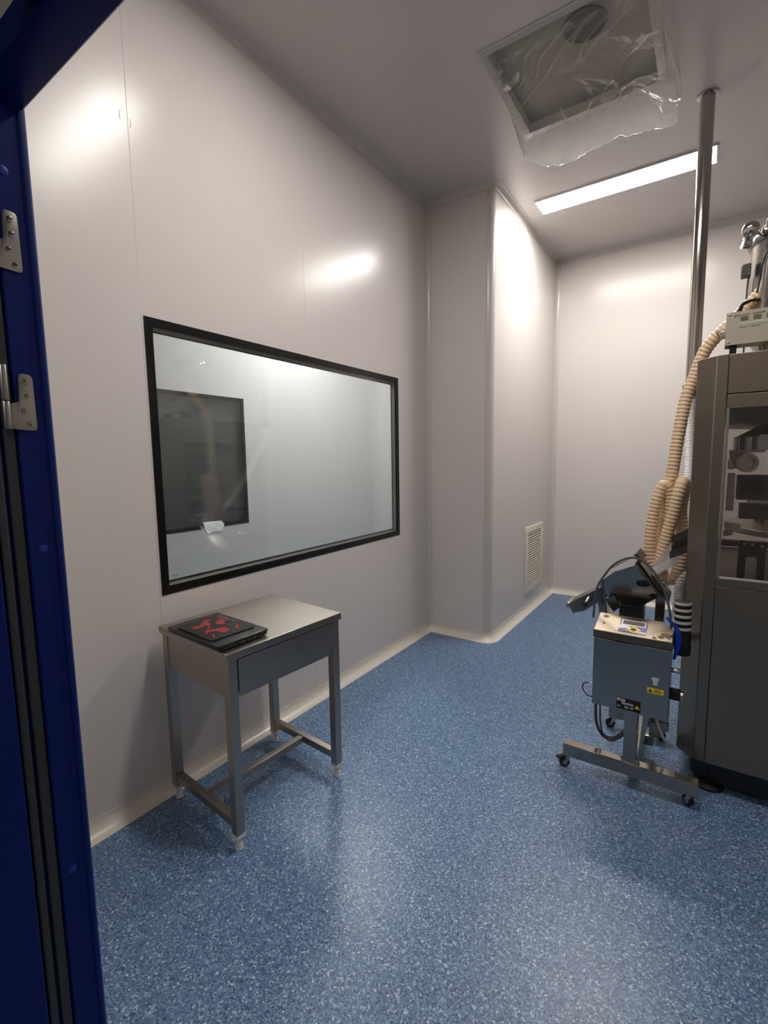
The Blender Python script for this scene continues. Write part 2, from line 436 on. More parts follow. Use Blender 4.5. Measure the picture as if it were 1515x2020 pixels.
# ------------------------------------------------------------------ window 1 (left wall) and window 2 (next room)
def window(name, x, y0, y1, z0, z1, fr, depth, double, lab, gm):
    r = struct(empty(name, (x, (y0 + y1) / 2, z0)), lab)
    def ring(nm, xa, xb, a0, a1, b0, b1, t, m, tl=None):
        tl = t if tl is None else tl
        bb = MB()
        P = [(a0, b0), (a1, b0), (a1, b1), (a0, b1)]; Q = [(a0 + tl, b0 + t), (a1 - tl, b0 + t), (a1 - tl, b1 - t), (a0 + tl, b1 - t)]
        vs = [(xx, a, c) for xx in (xa, xb) for a, c in P + Q]; fs = []
        for o in (0, 8):
            for i in range(4): j = (i + 1) % 4; fs.append((o + i, o + j, o + 4 + j, o + 4 + i))
        for i in range(4): j = (i + 1) % 4; fs.append((i, j, 8 + j, 8 + i)); fs.append((4 + i, 4 + j, 12 + j, 12 + i))
        return bb.add(vs, fs).build(nm, m, r)
    ring('frame', x - 0.008, x + 0.003, y0 - 0.002, y1 + 0.002, z0 - 0.002, z1 + 0.002, fr, M['blackframe'])
    MB().box(x - 0.006, x - 0.001, y0 + 0.001, y1 - 0.001, z0 + 0.001, z1 - 0.001).build('pane', gm, r)
    if double:
        ring('reveal', x - depth, x - 0.009, y0 + 0.001, y1 - 0.001, z0 + 0.001, z1 - 0.001, 0.012, M['alu'])
        ring('seal', x - depth - 0.004, x - depth - 0.0005, y0 + 0.012, y1 - 0.012, z0 + 0.012, z1 - 0.012, 0.036, M['white'])
        ring('seal', x - depth + 0.0002, x - depth + 0.004, y0 + 0.046, y1 - 0.046, z0 + 0.046, z1 - 0.046, 0.006, M['blackframe'])
        MB().box(x - depth + 0.001, x - depth + 0.005, y0 + 0.012, y1 - 0.012, z0 + 0.012, z1 - 0.012).build('pane', gm, r)
    return r
win = window('window_1', 0.0, WY0, WY1, WZ0, WZ1, 0.036, 0.032, True, 'black framed double glazed window in the left wall', M['glass'])
text('HTBS', 0.012, (0.0006, 1.192, 0.985), (PI / 2, 0, PI / 2), M['ink'], win)
window('window_2', FX, FW0, FW1, FZ0, FZ1, 0.035, 0.05, False, 'black framed window of the next room, dark behind', M['darkpane'])

# flat white notice on the lower frame of the far window
pnx = FX + 0.0035
pn_o = thing('white_mark', 'small flat white notice on the lower frame of the dark window next door', 'mark', (pnx, 2.73, 0.85))
P = [(2.616, 0.955), (2.814, 0.948), (2.850, 0.912), (2.822, 0.848), (2.745, 0.858), (2.658, 0.842)]
MB().prism([(pnx, y, z) for y, z in P], (0.0015, 0, 0)).build('sheet', mat('mark_white', (250, 250, 248), 0.6), pn_o, smooth=False)  # thin white patch with grey bars lying on the frame
b = MB()
for k, (ya, yb) in enumerate(((2.66, 2.78), (2.67, 2.80), (2.68, 2.76))): b.box(pnx + 0.0015, pnx + 0.0018, ya, yb, 0.922 - k * 0.022, 0.927 - k * 0.022)
b.build('faint_bars', M['stripe'], pn_o, smooth=False)

# ------------------------------------------------------------------ ceiling lights
def ceiling_light(x0, x1, y0, y1, z, lab, m=None, group=None):
    r = thing('ceiling_light', lab, 'light', ((x0 + x1) / 2, (y0 + y1) / 2, z), group)
    f = MB(); t = 0.012
    f.box(x0 - t, x1 + t, y0 - t, y0, z - 0.012, z); f.box(x0 - t, x1 + t, y1, y1 + t, z - 0.012, z)
    f.box(x0 - t, x0, y0, y1, z - 0.012, z); f.box(x1, x1 + t, y0, y1, z - 0.012, z)
    f.build('frame', M['white'], r, bevel=0.002)
    MB().box(x0, x1, y0, y1, z - 0.009, z - 0.001).build('diffuser', m or M['light'], r)
    return r
ceiling_light(0.742, 1.93, 4.040, 4.262, ZC, 'long white lit ceiling panel light beside the steel pole')
ceiling_light(0.80, 1.99, 1.47, 1.69, ZC, 'lit ceiling panel light out of frame nearer the door', M['nearlight'])
ceiling_light(-1.35, -0.75, 3.45, 4.05, ZC, 'lit ceiling panel in the next room behind the window', M['farlight'])
ceiling_light(1.7, 2.9, -1.35, -1.05, 2.9, 'added unseen ceiling panel lighting the corridor behind the camera', M['corfill'])  # unseen panel added to brighten the door frame and corridor wall

# ------------------------------------------------------------------ ceiling vent in plastic film
v = thing('ceiling_vent', 'open square ceiling vent box with white flange and round duct mouth', 'vent', (1.31, 2.85, ZC))
b = MB(); e = 0.042
b.box(VX0 - e, VX1 + e, VY0 - e, VY0, ZC - 0.006, ZC); b.box(VX0 - e, VX1 + e, VY1, VY1 + e, ZC - 0.006, ZC)
b.box(VX0 - e, VX0, VY0, VY1, ZC - 0.006, ZC); b.box(VX1, VX1 + e, VY0, VY1, ZC - 0.006, ZC)
b.build('flange', M['cove'], v, bevel=0.0015)
HT = ZC + 0.060
b = MB(); t = 0.004
b.box(VX0 - t, VX0, VY0 - t, VY1 + t, ZC + 0.0505, HT); b.box(VX1, VX1 + t, VY0 - t, VY1 + t, ZC + 0.0505, HT)
b.box(VX0, VX1, VY0 - t, VY0, ZC + 0.0505, HT); b.box(VX0, VX1, VY1, VY1 + t, ZC + 0.0505, HT)
DXC, DYC, DR = 1.385, 2.682, 0.092
n_ = 48; sq = []; ci = []
for k in range(n_):
    a = 2 * PI * (k + 0.5) / n_; ca, sa = math.cos(a), math.sin(a); q = max(abs(ca), abs(sa))
    sq.append(((VX0 + VX1) / 2 + (VX1 - VX0) / 2 * ca / q, (VY0 + VY1) / 2 + (VY1 - VY0) / 2 * sa / q)); ci.append((DXC + DR * ca, DYC + DR * sa))
for i_, (cx_, cy_) in enumerate([(VX1, VY1), (VX0, VY1), (VX0, VY0), (VX1, VY0)]):
    kk = min(range(n_), key=lambda k: (sq[k][0] - cx_) ** 2 + (sq[k][1] - cy_) ** 2); sq[kk] = (cx_, cy_)
vs = [(x, y, HT) for x, y in sq] + [(x, y, HT) for x, y in ci] + [(x, y, HT + 0.22) for x, y in ci]
fs = []
for k in range(n_):
    j_ = (k + 1) % n_; fs += [(k, j_, n_ + j_, n_ + k), (n_ + k, n_ + j_, 2 * n_ + j_, 2 * n_ + k)]
fs.append(tuple(range(2 * n_, 3 * n_)))
b.add(vs, fs)
b.build('housing', M['housing'], v)
b = MB().lathe([(0.091, -0.0005), (0.099, -0.0005), (0.099, -0.010), (0.091, -0.010), (0.091, -0.0005)], (DXC, DYC, HT), n=48); b.build('duct_collar', M['darksteel'], v)  # dark collar colour holds the shadow around the duct mouth
b = MB()
for i in range(-8, 9):
    h = math.sqrt(max(0, 0.091 ** 2 - (i * 0.0108) ** 2))
    if h < 0.01: continue
    b.box(DXC + i * 0.0108 - 0.0016, DXC + i * 0.0108 + 0.0016, DYC - h, DYC + h, HT - 0.005, HT - 0.003)
    b.box(DXC - h, DXC + h, DYC + i * 0.0108 - 0.0016, DYC + i * 0.0108 + 0.0016, HT - 0.008, HT - 0.006)
b.build('mesh_screen', M['meshgrey'], v)['kind'] = 'stuff'

def film():
    NA, NR = 320, 76
    x0, x1, y0, y1 = VX0 - 0.03, VX1 + 0.03, VY0 - 0.03, VY1 + 0.03
    cx, cy = (x0 + x1) / 2, (y0 + y1) / 2; hx, hy = (x1 - x0) / 2, (y1 - y0) / 2
    b = MB(); vs = []; fs = []
    for i in range(NR + 1):
        r = 1 - i / NR
        for k in range(NA):
            a = 2 * PI * k / NA; ca, sa = math.cos(a), math.sin(a)
            q = max(abs(ca), abs(sa)); px, py = ca / q, sa / q          # on the unit square
            far = 0.5 + 0.5 * max(-1, min(1, 0.95 * py + 0.55 * px))     # more slack at the back and right side
            lobe = 0.5 + 0.5 * noise.noise(Vector((px * 1.7 + 5.1, py * 1.7, 0.3)))
            slack = 0.012 + 0.25 * max(0, far - 0.12) ** 1.2 * (0.55 + 0.85 * lobe)
            u = 1 - r
            depth = 1 - math.exp(-u * 9) if u < 0.5 else 1
            hang = math.exp(-((u - 0.12) / 0.13) ** 2)
            x = cx + hx * px * r; y = cy + hy * py * r
            n = Vector((px, py, 0)).normalized()
            out = 0.16 * slack / 0.25 * hang
            z = ZC - 0.006 - slack * (0.42 * depth * (0.35 + 0.65 * r) + 0.62 * hang * min(1, u * 14))
            # creases that run inward from the rim, and fine crumple
            f = (0.18 + 0.82 * far ** 1.2) * min(1, u * 6)
            s_ = 0.8 * x + 0.6 * y + 0.05 * noise.noise(Vector((x * 5, y * 5, 1.0))); t_ = -0.6 * x + 0.8 * y
            n1 = noise.noise(Vector((s_ * 5.5 + 2.0, t_ * 0.9, 2.0))); n2 = noise.noise(Vector((s_ * 11 + 7.0, t_ * 1.6, 6.0)))
            ridge = (1 - abs(n1)) ** 9 + 0.55 * (1 - abs(n2)) ** 8
            z -= (0.036 * ridge + 0.03 * n1) * (0.4 + 0.6 * f) * min(1, u * 5)
            fine = noise.noise(Vector((x * 26, y * 26, 3.0))) * 0.5 + abs(noise.noise(Vector((x * 55 + 3, y * 48, 8.0)))) * 0.4
            z += 0.026 * fine * f * (0.25 + hang)
            x += n.x * out; y += n.y * out
            x += 0.022 * f * hang * noise.noise(Vector((x * 20, y * 20, z * 26))); y += 0.022 * f * hang * noise.noise(Vector((x * 22 + 9, y * 18, z * 26)))
            z = min(z, ZC - 0.0065)
            vs.append((x, y, z))
    for i in range(NR):
        for k in range(NA):
            fs.append((i * NA + k, i * NA + (k + 1) % NA, (i + 1) * NA + (k + 1) % NA, (i + 1) * NA + k))
    o = b.add(vs, fs).build('plastic_film', M['film'], ang=70)
    return tag(o, 'crumpled clear plastic film hung over the ceiling vent', 'plastic film')
film()

# ------------------------------------------------------------------ steel pole
p = thing('steel_pole', 'polished steel duct pole hanging from the ceiling past the light', 'pole', (1.884, 3.489, ZC))
MB().tube([(1.884, 3.489, ZC - 0.004), (1.884, 3.489, 1.86)], 0.037, 32).build('tube', M['pole'], p)
MB().lathe([(0.055, 0), (0.055, -0.006), (0.041, -0.012), (0.038, -0.012), (0.038, 0)], (1.884, 3.489, ZC), n=36).build('ceiling_flange', M['pole'], p)
MB().lathe([(0.0375, 0), (0.043, 0), (0.043, 0.022), (0.0375, 0.022), (0.0375, 0)], (1.884, 3.489, 1.86), n=32).build('clamp_ring', M['darksteel'], p)
MB().box(1.835, 1.85, 3.47, 3.50, 1.895, 1.925).box(1.846, 1.848, 3.484, 3.494, 1.90, 1.92).build('bracket', M['black'], p, bevel=0.002)

# ------------------------------------------------------------------ return air grille
g = thing('air_grille', 'ivory louvred return air grille low on the side of the pier', 'grille', (CX, 4.74, 0.17))
y0, y1, z0, z1 = 4.46, 5.016, 0.170, 0.832
b = MB(); fw = 0.062
b.box(CX + 0.0005, CX + 0.012, y0, y1, z0, z0 + fw); b.box(CX + 0.0005, CX + 0.012, y0, y1, z1 - fw, z1)
b.box(CX + 0.0005, CX + 0.012, y0, y0 + fw, z0 + fw, z1 - fw); b.box(CX + 0.0005, CX + 0.012, y1 - fw, y1, z0 + fw, z1 - fw)
b.build('frame', M['grille'], g, bevel=0.0015)
MB().box(CX + 0.0004, CX + 0.0015, y0 + fw, y1 - fw, z0 + fw, z1 - fw).build('backing', M['darksteel'], g)
NS = 22; sz = (z1 - z0 - 2 * fw) / NS
s0 = None
for i in range(NS):
    zc = z0 + fw + (i + 0.5) * sz
    if s0 is None:
        s0 = MB().prism([(CX + 0.003, y0 + fw, zc + 0.0045), (CX + 0.010, y0 + fw, zc - 0.0065), (CX + 0.0115, y0 + fw, zc - 0.0055), (CX + 0.0045, y0 + fw, zc + 0.0055)], (0, y1 - y0 - 2 * fw, 0)).build('slat', M['grille'], g)
    else:
        c = s0.copy(); COL.objects.link(c); c.location.z += i * sz

# ------------------------------------------------------------------ blue door
d = struct(empty('door_1', (JX, 0.35, 0)), 'open blue steel door and frame at the left edge')
j = [(JX - 0.048, 0.306), (JX - 0.010, 0.306), (JX - 0.010, 0.324), (JX, 0.327), (JX, 0.3545), (JX - 0.003, 0.3555), (JX - 0.003, 0.3690), (JX - 0.0005, 0.3705), (JX, 0.374), (JX - 0.001, 0.3785), (JX - 0.005, 0.3825), (JX - 0.048, 0.3825)]
MB().prism([(x, y, 0) for x, y in j], (0, 0, DZ + 0.002)).build('jamb', M['blue'], d, ang=25)
MB().prism([(DX1 + JX - x, y, 0) for x, y in j], (0, 0, DZ + 0.002)).build('jamb', M['blue'], d, ang=25)
h = [(0.3205, DZ + 0.002), (0.3205, DZ + 0.030), (0.3265, DZ + 0.034), (0.3265, DZ + 0.06), (0.3825, DZ + 0.06), (0.3825, DZ + 0.004), (0.3785, DZ), (0.325, DZ)]
MB().prism([(JX - 0.048, y, z) for y, z in h], (DX1 - JX + 0.096, 0, 0)).build('header', M['blue'], d, ang=25)
lf = MB().box(0.952, JX - 0.001, -1.02, 0.2845, 0.008, DZ - 0.012).build('leaf', M['blue'], d, bevel=0.004)
MB().box(JX - 0.012, JX - 0.002, 0.2878, 0.3005, 0.01, DZ - 0.012).build('gasket', M['gasket'], d, bevel=0.003)
MB().box(JX - 0.0098, JX - 0.0030, 0.3065, 0.3235, 0.01, DZ - 0.012).build('gasket', M['gasket'], d, bevel=0.003)
MB().box(0.985, JX - 0.011, 0.2846, 0.3055, 0.01, DZ - 0.012).build('edge_strip', M['blue'], d)
for yy, zz in ((0.341, 1.986), (0.347, 1.349), (0.345, 0.714)):
    MB().lathe([(0.0075, -0.002), (0.0075, 0.0006), (0.0055, 0.0012), (0.0, 0.0014)], (JX, yy, zz), (1, 0, 0), 20).build('cap_plug', M['capblue'], d)
def hinge(zb, low):
    # leaf plate on the jamb face: outline in (y,z)
    def rr(poly, r=0.0075):
        out = []; n = len(poly)
        for i in range(n):
            P = Vector(poly[i]); A_ = Vector(poly[i - 1]); B_ = Vector(poly[(i + 1) % n])
            u = (A_ - P).normalized(); w_ = (B_ - P).normalized(); k = min(r, (A_ - P).length * .48, (B_ - P).length * .48)
            for t in (0, .25, .5, .75, 1):
                a = P + u * k; c = P + w_ * k; out.append((a * (1 - t) ** 2 + P * 2 * t * (1 - t) + c * t * t))
        return out
    z = zb
    poly = [(0.3165, z + 0.002), (0.3555, z), (0.3545, z + 0.096), (0.3335, z + 0.098), (0.3315, z + 0.047), (0.3165, z + 0.046)]
    hp = MB().prism([(JX + 0.0002, q.x, q.y) for q in rr(poly)], (0.0022, 0, 0)).build('hinge', M['steel'], d, bevel=0.0005)
    for yy, dz in ((0.3425, 0.084), (0.3435, 0.060), (0.3375, 0.034), (0.3455, 0.011)):
        sc = MB().lathe([(0.0048, 0.0), (0.0046, 0.0012), (0.0036, 0.0016), (0.0, 0.0016)], (JX + 0.0022, yy, z + dz), (1, 0, 0), 16)
        sc.build('screw', M['chrome'], hp)
        MB().box(JX + 0.0037, JX + 0.0041, yy - 0.0026, yy + 0.0026, z + dz - 0.0006, z + dz + 0.0006).box(JX + 0.0037, JX + 0.0041, yy - 0.0006, yy + 0.0006, z + dz - 0.0026, z + dz + 0.0026).build('screw_slot', M['inkblack'], hp)
    MB().tube([(JX + 0.006, 0.3105, z + 0.001), (JX + 0.006, 0.3105, z + 0.048)], 0.0065, 18).build('barrel', M['steel'], hp, bevel=0.001)
    MB().tube([(JX + 0.006, 0.3105, z + 0.049), (JX + 0.006, 0.3105, z + 0.108)], 0.0065, 18).build('barrel', M['steel'], hp, bevel=0.001)
hinge(1.560, True); hinge(1.826, False)
MB().box(1.205, 1.36, 0.283, 0.320, DZ + 0.018, DZ + 0.075).build('door_closer', M['black'], d, bevel=0.004)

# ------------------------------------------------------------------ steel table
t = thing('steel_table', 'stainless steel work table with one wide drawer below the window', 'table', (0, 0, 0))
TX, TL, TZ = 0.2585, 0.3005, 0.80
lw = 0.038
MB().box(-TX, TX, -TL, TL, TZ - 0.030, TZ).build('tabletop', M['table'], t, bevel=0.002)
for sx in (-1, 1):
    for sy in (-1, 1):
        x = sx * (TX - 0.008 - lw / 2); y = sy * (TL - 0.010 - lw / 2)
        L = MB().box(x - lw / 2, x + lw / 2, y - lw / 2, y + lw / 2, 0.062, TZ - 0.031).build('leg', M['table'], t, bevel=0.002)
        MB().box(x - 0.0205, x + 0.0205, y - 0.0205, y + 0.0205, 0.050, 0.0615).lathe([(0.012, 0.002), (0.0145, 0.004), (0.0145, 0.018), (0.011, 0.022), (0.011, 0.036), (0.0135, 0.05)], (x, y, 0), n=16).lathe([(0.016, 0.0), (0.016, 0.004), (0.012, 0.006)], (x, y, 0.0), n=16).build('foot', M['white'], L)
    MB().box(sx * (TX - 0.027) - 0.0, sx * (TX - 0.027) + 0.0001, 0, 0.0001, 0.7, 0.7001) if False else None
xi = TX - 0.008 - lw
for sy, nm in ((-1, 'side_panel'), (1, 'side_panel')):
    y = sy * (TL - 0.016)
    MB().box(-xi, xi, y - 0.002, y + 0.002, 0.622, TZ - 0.031).build(nm, M['table'], t)
    MB().box(-xi, xi, sy * (TL - 0.010 - lw / 2) - 0.016, sy * (TL - 0.010 - lw / 2) + 0.016, 0.088, 0.122).build('stretcher', M['table'], t, bevel=0.002)
yi = TL - 0.010 - lw
MB().box(-TX + 0.010, -TX + 0.014, -yi, yi, 0.622, TZ - 0.031).build('back_panel', M['table'], t)
MB().box(-0.016, 0.016, -yi + 0.0, yi - 0.0, 0.088, 0.121).build('stretcher', M['table'], t, bevel=0.002)
MB().box(TX - 0.045, TX - 0.014, -yi, yi, 0.612, 0.634).build('front_rail', M['table'], t, bevel=0.002)
dr = MB().box(TX - 0.026, TX - 0.006, -yi + 0.004, yi - 0.003, 0.636, TZ - 0.036).build('drawer', M['table'], t, bevel=0.0015)
MB().box(-TX + 0.03, TX - 0.027, -yi + 0.02, yi - 0.02, 0.645, 0.74).build('drawer_box', M['table'], dr)
for yy in (-0.055, 0.045):
    MB().lathe([(0.0035, 0.0), (0.0035, 0.0006), (0.0, 0.0007)], (TX - 0.0062, yy, 0.712), (1, 0, 0), 12).build('screw_hole', M['inkblack'], dr)
TLOC = Vector((0.3375, 1.3585, 0.0)); TROT = math.radians(-4.5)
t.location = TLOC; t.rotation_euler = (0, 0, TROT)

# laptop and mouse pad on the table
ZT = TZ + 0.0008
LP = [(0.172, 1.050), (0.541, 1.030), (0.548, 1.263), (0.190, 1.282)]
def quad(P, u, v_):
    a = Vector(P[0]); b_ = Vector(P[1]); c = Vector(P[2]); d_ = Vector(P[3])
    return a * (1 - u) * (1 - v_) + b_ * u * (1 - v_) + c * u * v_ + d_ * (1 - u) * v_
def roundpoly(P, r, k=4):
    out = []; n = len(P)
    for i in range(n):
        p0 = Vector(P[i]); a = Vector(P[i - 1]); b_ = Vector(P[(i + 1) % n]); u = (a - p0).normalized() * r; w_ = (b_ - p0).normalized() * r
        for q in range(k + 1):
            s = q / k; out.append((p0 + u) * (1 - s) ** 2 + p0 * 2 * s * (1 - s) + (p0 + w_) * s * s)
    return out
def sl(P, r, za, zb, name, m, parent, bev=0.001, inset=0.0):
    c = sum((Vector(p) for p in P), Vector((0, 0))) / len(P)
    Q = [Vector(p) + (c - Vector(p)).normalized() * inset for p in P]
    return MB().prism([(q.x, q.y, za) for q in roundpoly(Q, r)], (0, 0, zb - za)).build(name, m, parent, bevel=bev)
lap = thing('laptop', 'closed black laptop lying on the left end of the steel table', 'laptop', (0.36, 1.157, ZT))
sl(LP, 0.008, ZT + 0.0045, ZT + 0.0175, 'base', M['laptop'], lap, 0.0025, 0.004)
sl(LP, 0.008, ZT + 0.0178, ZT + 0.0265, 'lid', M['laptop'], lap, 0.0015)
for u, v_ in ((.08, .1), (.92, .1), (.92, .9), (.08, .9)):
    q = quad(LP, u, v_); MB().lathe([(0.009, 0), (0.009, 0.005), (0.0, 0.005)], (q.x, q.y, ZT), n=14).build('rubber_foot', M['rubber'], lap)
dirv = (Vector(LP[2]) - Vector(LP[1])).normalized(); nrm = Vector((dirv.y, -dirv.x))
for s0_, s1_ in ((0.10, 0.118), (0.135, 0.142), (0.155, 0.17)):
    a = Vector(LP[1]) + dirv * s0_ - nrm * 0.003; c = Vector(LP[1]) + dirv * s1_ - nrm * 0.003
    MB().bar((a.x, a.y, ZT + 0.012), (c.x, c.y, ZT + 0.012), 0.0045, 0.0035).build('port', M['chrome'], lap)
q0 = quad(LP, .80, .42); MB().lathe([(0.016, 0), (0.016, 0.0004), (0.0, 0.0004)], (q0.x, q0.y, ZT + 0.0264), n=24).build('lid_mark', mat('grey_lid_mark', (48, 48, 48), 0.3), lap)
ZP = ZT + 0.0268
PD = [(0.2257, 1.0625), (0.4763, 1.0444), (0.491, 1.2419), (0.2277, 1.2624)]
pad = thing('mouse_pad', 'black mouse pad with red artwork lying on the closed laptop', 'mouse pad', (0.355, 1.153, ZP))
sl(PD, 0.012, ZP, ZP + 0.0045, 'cloth', M['pad'], pad, 0.0012)
ART = [[(0.2788, 1.0936), (0.2815, 1.1059), (0.291, 1.1172), (0.2771, 1.1412), (0.2528, 1.1654), (0.2439, 1.1829), (0.2597, 1.1869), (0.258, 1.2033), (0.2782, 1.1812), (0.274, 1.1729), (0.3186, 1.1561), (0.3225, 1.1422), (0.3075, 1.1383), (0.3128, 1.1201), (0.318, 1.1023), (0.3136, 1.0913), (0.2964, 1.0888)],
 [(0.3147, 1.1813), (0.298, 1.2049), (0.2894, 1.2228), (0.3122, 1.2253), (0.3305, 1.2251), (0.3331, 1.2096), (0.3589, 1.1977), (0.3599, 1.1818), (0.3408, 1.1809), (0.3338, 1.171)],
 [(0.3705, 1.0941), (0.3658, 1.1115), (0.3757, 1.1331), (0.3841, 1.1488), (0.3876, 1.1647), (0.4099, 1.1702), (0.4366, 1.1608), (0.4433, 1.1446), (0.4424, 1.1271), (0.4179, 1.1238), (0.3973, 1.121), (0.39, 1.1013), (0.3896, 1.0911), (0.4041, 1.0756), (0.3879, 1.0801)],
 [(0.4142, 1.2048), (0.4043, 1.2204), (0.4317, 1.2103), (0.4476, 1.1937), (0.4519, 1.1807), (0.4331, 1.1899)],
 [(0.3225, 1.1422), (0.3476, 1.1208), (0.3553, 1.11), (0.3705, 1.0941), (0.3733, 1.1009), (0.3581, 1.117), (0.3439, 1.1343), (0.3226, 1.1531)],
 [(0.4282, 1.081), (0.4204, 1.0936), (0.4362, 1.0909), (0.4525, 1.0772), (0.4518, 1.0692), (0.4403, 1.0809)]]
b = MB()
for P in ART: b.prism([(x, y, ZP + 0.0045) for x, y in P], (0, 0, 0.0003))
b.build('red_print', M['red'], pad, smooth=False)
b = MB(); u = (Vector((0.3363, 1.2344)) - Vector((0.2265, 1.2377))); u = Vector((0.1, -0.0078)).normalized(); vv = Vector((-u.y, u.x))
for k, (s0_, ln, wd) in enumerate([(0, .028, .006), (.032, .018, .006), (.054, .03, .006), (0.0, .09, .003), (0.01, .07, .003), (.1, .02, .010)]):
    row = 0 if k < 3 else (1 if k == 3 else (2 if k == 4 else 0.5))
    a = Vector((0.245, 1.2475)) + u * s0_ - vv * row * 0.0075
    c = a + u * ln
    b.prism([(a.x, a.y, ZP + 0.0045), (c.x, c.y, ZP + 0.0045), (c.x + vv.x * wd, c.y + vv.y * wd, ZP + 0.0045), (a.x + vv.x * wd, a.y + vv.y * wd, ZP + 0.0045)], (0, 0, 0.0003))
b.build('grey_print', M['greyprint'], pad, smooth=False)

# ------------------------------------------------------------------ tablet press
MX, MY, HW = 2.50, 2.99, 0.57          # octagonal cabinet, centre and half width
ZB, ZTOP = 0.140, 1.905
m = thing('tablet_press', 'tall stainless tablet press cabinet with glazed door at right edge', 'machine', (MX, MY, 0))
CH = 0.068
def rot4(k, pts):
    c, s = [(1, 0), (0, 1), (-1, 0), (0, -1)][k]
    return [(MX + x * c - y * s, MY + x * s + y * c, z) for x, y, z in pts]
def fbox(k, x0, x1, y0, y1, z0, z1):
    b = MB(); vs = rot4(k, [(x, y, z) for x in (x0, x1) for y in (y0, y1) for z in (z0, z1)])
    return b.add(vs, [(0, 1, 3, 2), (4, 6, 7, 5), (0, 4, 5, 1), (2, 3, 7, 6), (0, 2, 6, 4), (1, 5, 7, 3)])
PW = 0.041                                # flat part of the corner post
I0 = HW - CH                              # where the chamfer begins
for k in range(4):
    # corner post, chamfered
    pl = [(-I0 + PW, -HW, ZB), (-I0, -HW, ZB), (-HW, -I0, ZB), (-HW, -I0 + PW, ZB), (-HW + 0.03, -I0 + PW, ZB), (-I0 + PW, -HW + 0.03, ZB)]
    MB().prism(rot4(k, pl), (0, 0, ZTOP - ZB)).build('corner_post', M['machine'], m, bevel=0.003)
    a = I0 - PW - 0.0015
    fbox(k, -a, a, -HW + 0.0005, -HW + 0.02, 1.748, ZTOP - 0.001).build('top_fascia', M['machine'], m, bevel=0.0015)
    fbox(k, -a, a, -HW + 0.0005, -HW + 0.02, ZB, 0.9395).build('lower_panel', M['machine'], m, bevel=0.0015)
    fr = fbox(k, -a, a, -HW + 0.0005, -HW + 0.018, 1.688, 1.7440)
    fr.build('door_rail', M['machine'], m, bevel=0.0015)
    fbox(k, -a, a, -HW + 0.0005, -HW + 0.018, 0.9435, 0.9790).build('door_rail', M['machine'], m, bevel=0.0015)
    for sx in (-1, 1):
        fbox(k, min(sx * a, sx * (a - 0.011)), max(sx * a, sx * (a - 0.011)), -HW + 0.0005, -HW + 0.014, 0.979, 1.688).build('door_stile', M['steel'], m, bevel=0.001)
    fbox(k, -a + 0.011, a - 0.011, -HW + 0.001, -HW + 0.010, 0.979, 0.9865).build('glass_bead', M['innerlight'], m)
    fbox(k, -a + 0.011, a - 0.011, -HW + 0.006, -HW + 0.010, 0.987, 1.688).build('door_glass', M['smoke'], m)
oc = []
for k in range(4): oc += rot4(k, [(-HW + 0.002, -I0, ZTOP - 0.012), (-I0, -HW + 0.002, ZTOP - 0.012)])
MB().prism(oc, (0, 0, 0.0115)).build('top_plate', M['machine'], m, bevel=0.001)
MB().prism([(x, y, 0.925) for x, y, z in [(MX + (q[0] - MX) * .955, MY + (q[1] - MY) * .955, 0) for q in oc]], (0, 0, 0.012)).build('deck', M['inner'], m)
MB().prism([(MX + (x - MX) * .90, MY + (y - MY) * .90, 0.02) for x, y, z in oc], (0, 0, 0.125)).build('plinth', M['black'], m)
for sx in (-1, 1):
    for sy in (-1, 1):
        MB().lathe([(0.062, 0.0), (0.062, 0.010), (0.05, 0.020), (0.018, 0.024), (0.018, 0.14)], (MX + sx * 0.44, MY + sy * 0.495, 0), n=28).build('levelling_foot', M['rubber'], m)
# inside, behind the glass
MB().lathe([(0.50, 1.640), (0.50, 1.70), (0.40, 1.89)], (MX, MY, 0), n=32).build('upper_housing', M['inner'], m)
MB().lathe([(0.40, 1.582), (0.41, 1.582), (0.33, 1.632), (0.20, 1.640), (0.20, 1.60)], (MX, MY - 0.02, 0), n=40).build('dust_cover', M['black'], m)
MB().tube([(MX, MY, 0.937), (MX, MY, 1.60)], 0.13, 28).build('turret_column', M['inner'], m)
MB().lathe([(0.13, 1.255), (0.33, 1.255), (0.34, 1.262), (0.34, 1.288), (0.33, 1.295), (0.13, 1.295)], (MX, MY, 0), n=48).build('turret', M['steel'], m)
MB().lathe([(0.13, 1.130), (0.43, 1.130), (0.435, 1.136), (0.435, 1.155), (0.43, 1.16), (0.13, 1.16)], (MX, MY, 0), n=48).build('die_table', M['innerlight'], m)
pn = None
for k in range(22):
    a = 2 * PI * k / 22
    if pn is None: pn = MB().tube([(MX + 0.30, MY, 1.16), (MX + 0.30, MY, 1.255)], 0.012, 10).build('punch', M['chrome'], m)
    else:
        c = pn.copy(); COL.objects.link(c); c.rotation_euler = (0, 0, a)
fd = MB().box(2.098, 2.30, 2.60, 2.70, 1.302, 1.410).build('feeder_block', M['inner'], m, bevel=0.004)
for i in range(9):
    x = 2.113 + i * 0.0095; MB().box(x, x + 0.0045, 2.5985, 2.602, 1.332, 1.392).build('slot', M['inkblack'], fd)
fe = MB().box(2.112, 2.32, 2.60, 2.68, 1.218, 1.285).build('feeder_base', M['inner'], m, bevel=0.004)
for i in range(9):
    MB().lathe([(0.0025, 0), (0.0025, 0.0006), (0, 0.0006)], (2.124 + i * 0.0105, 2.5995, 1.262), (0, -1, 0), 8).build('vent_hole', M['inkblack'], fe)
MB().box(2.062, 2.090, 2.56, 2.60, 1.255, 1.420).build('column_cover', M['innerlight'], m, bevel=0.003)
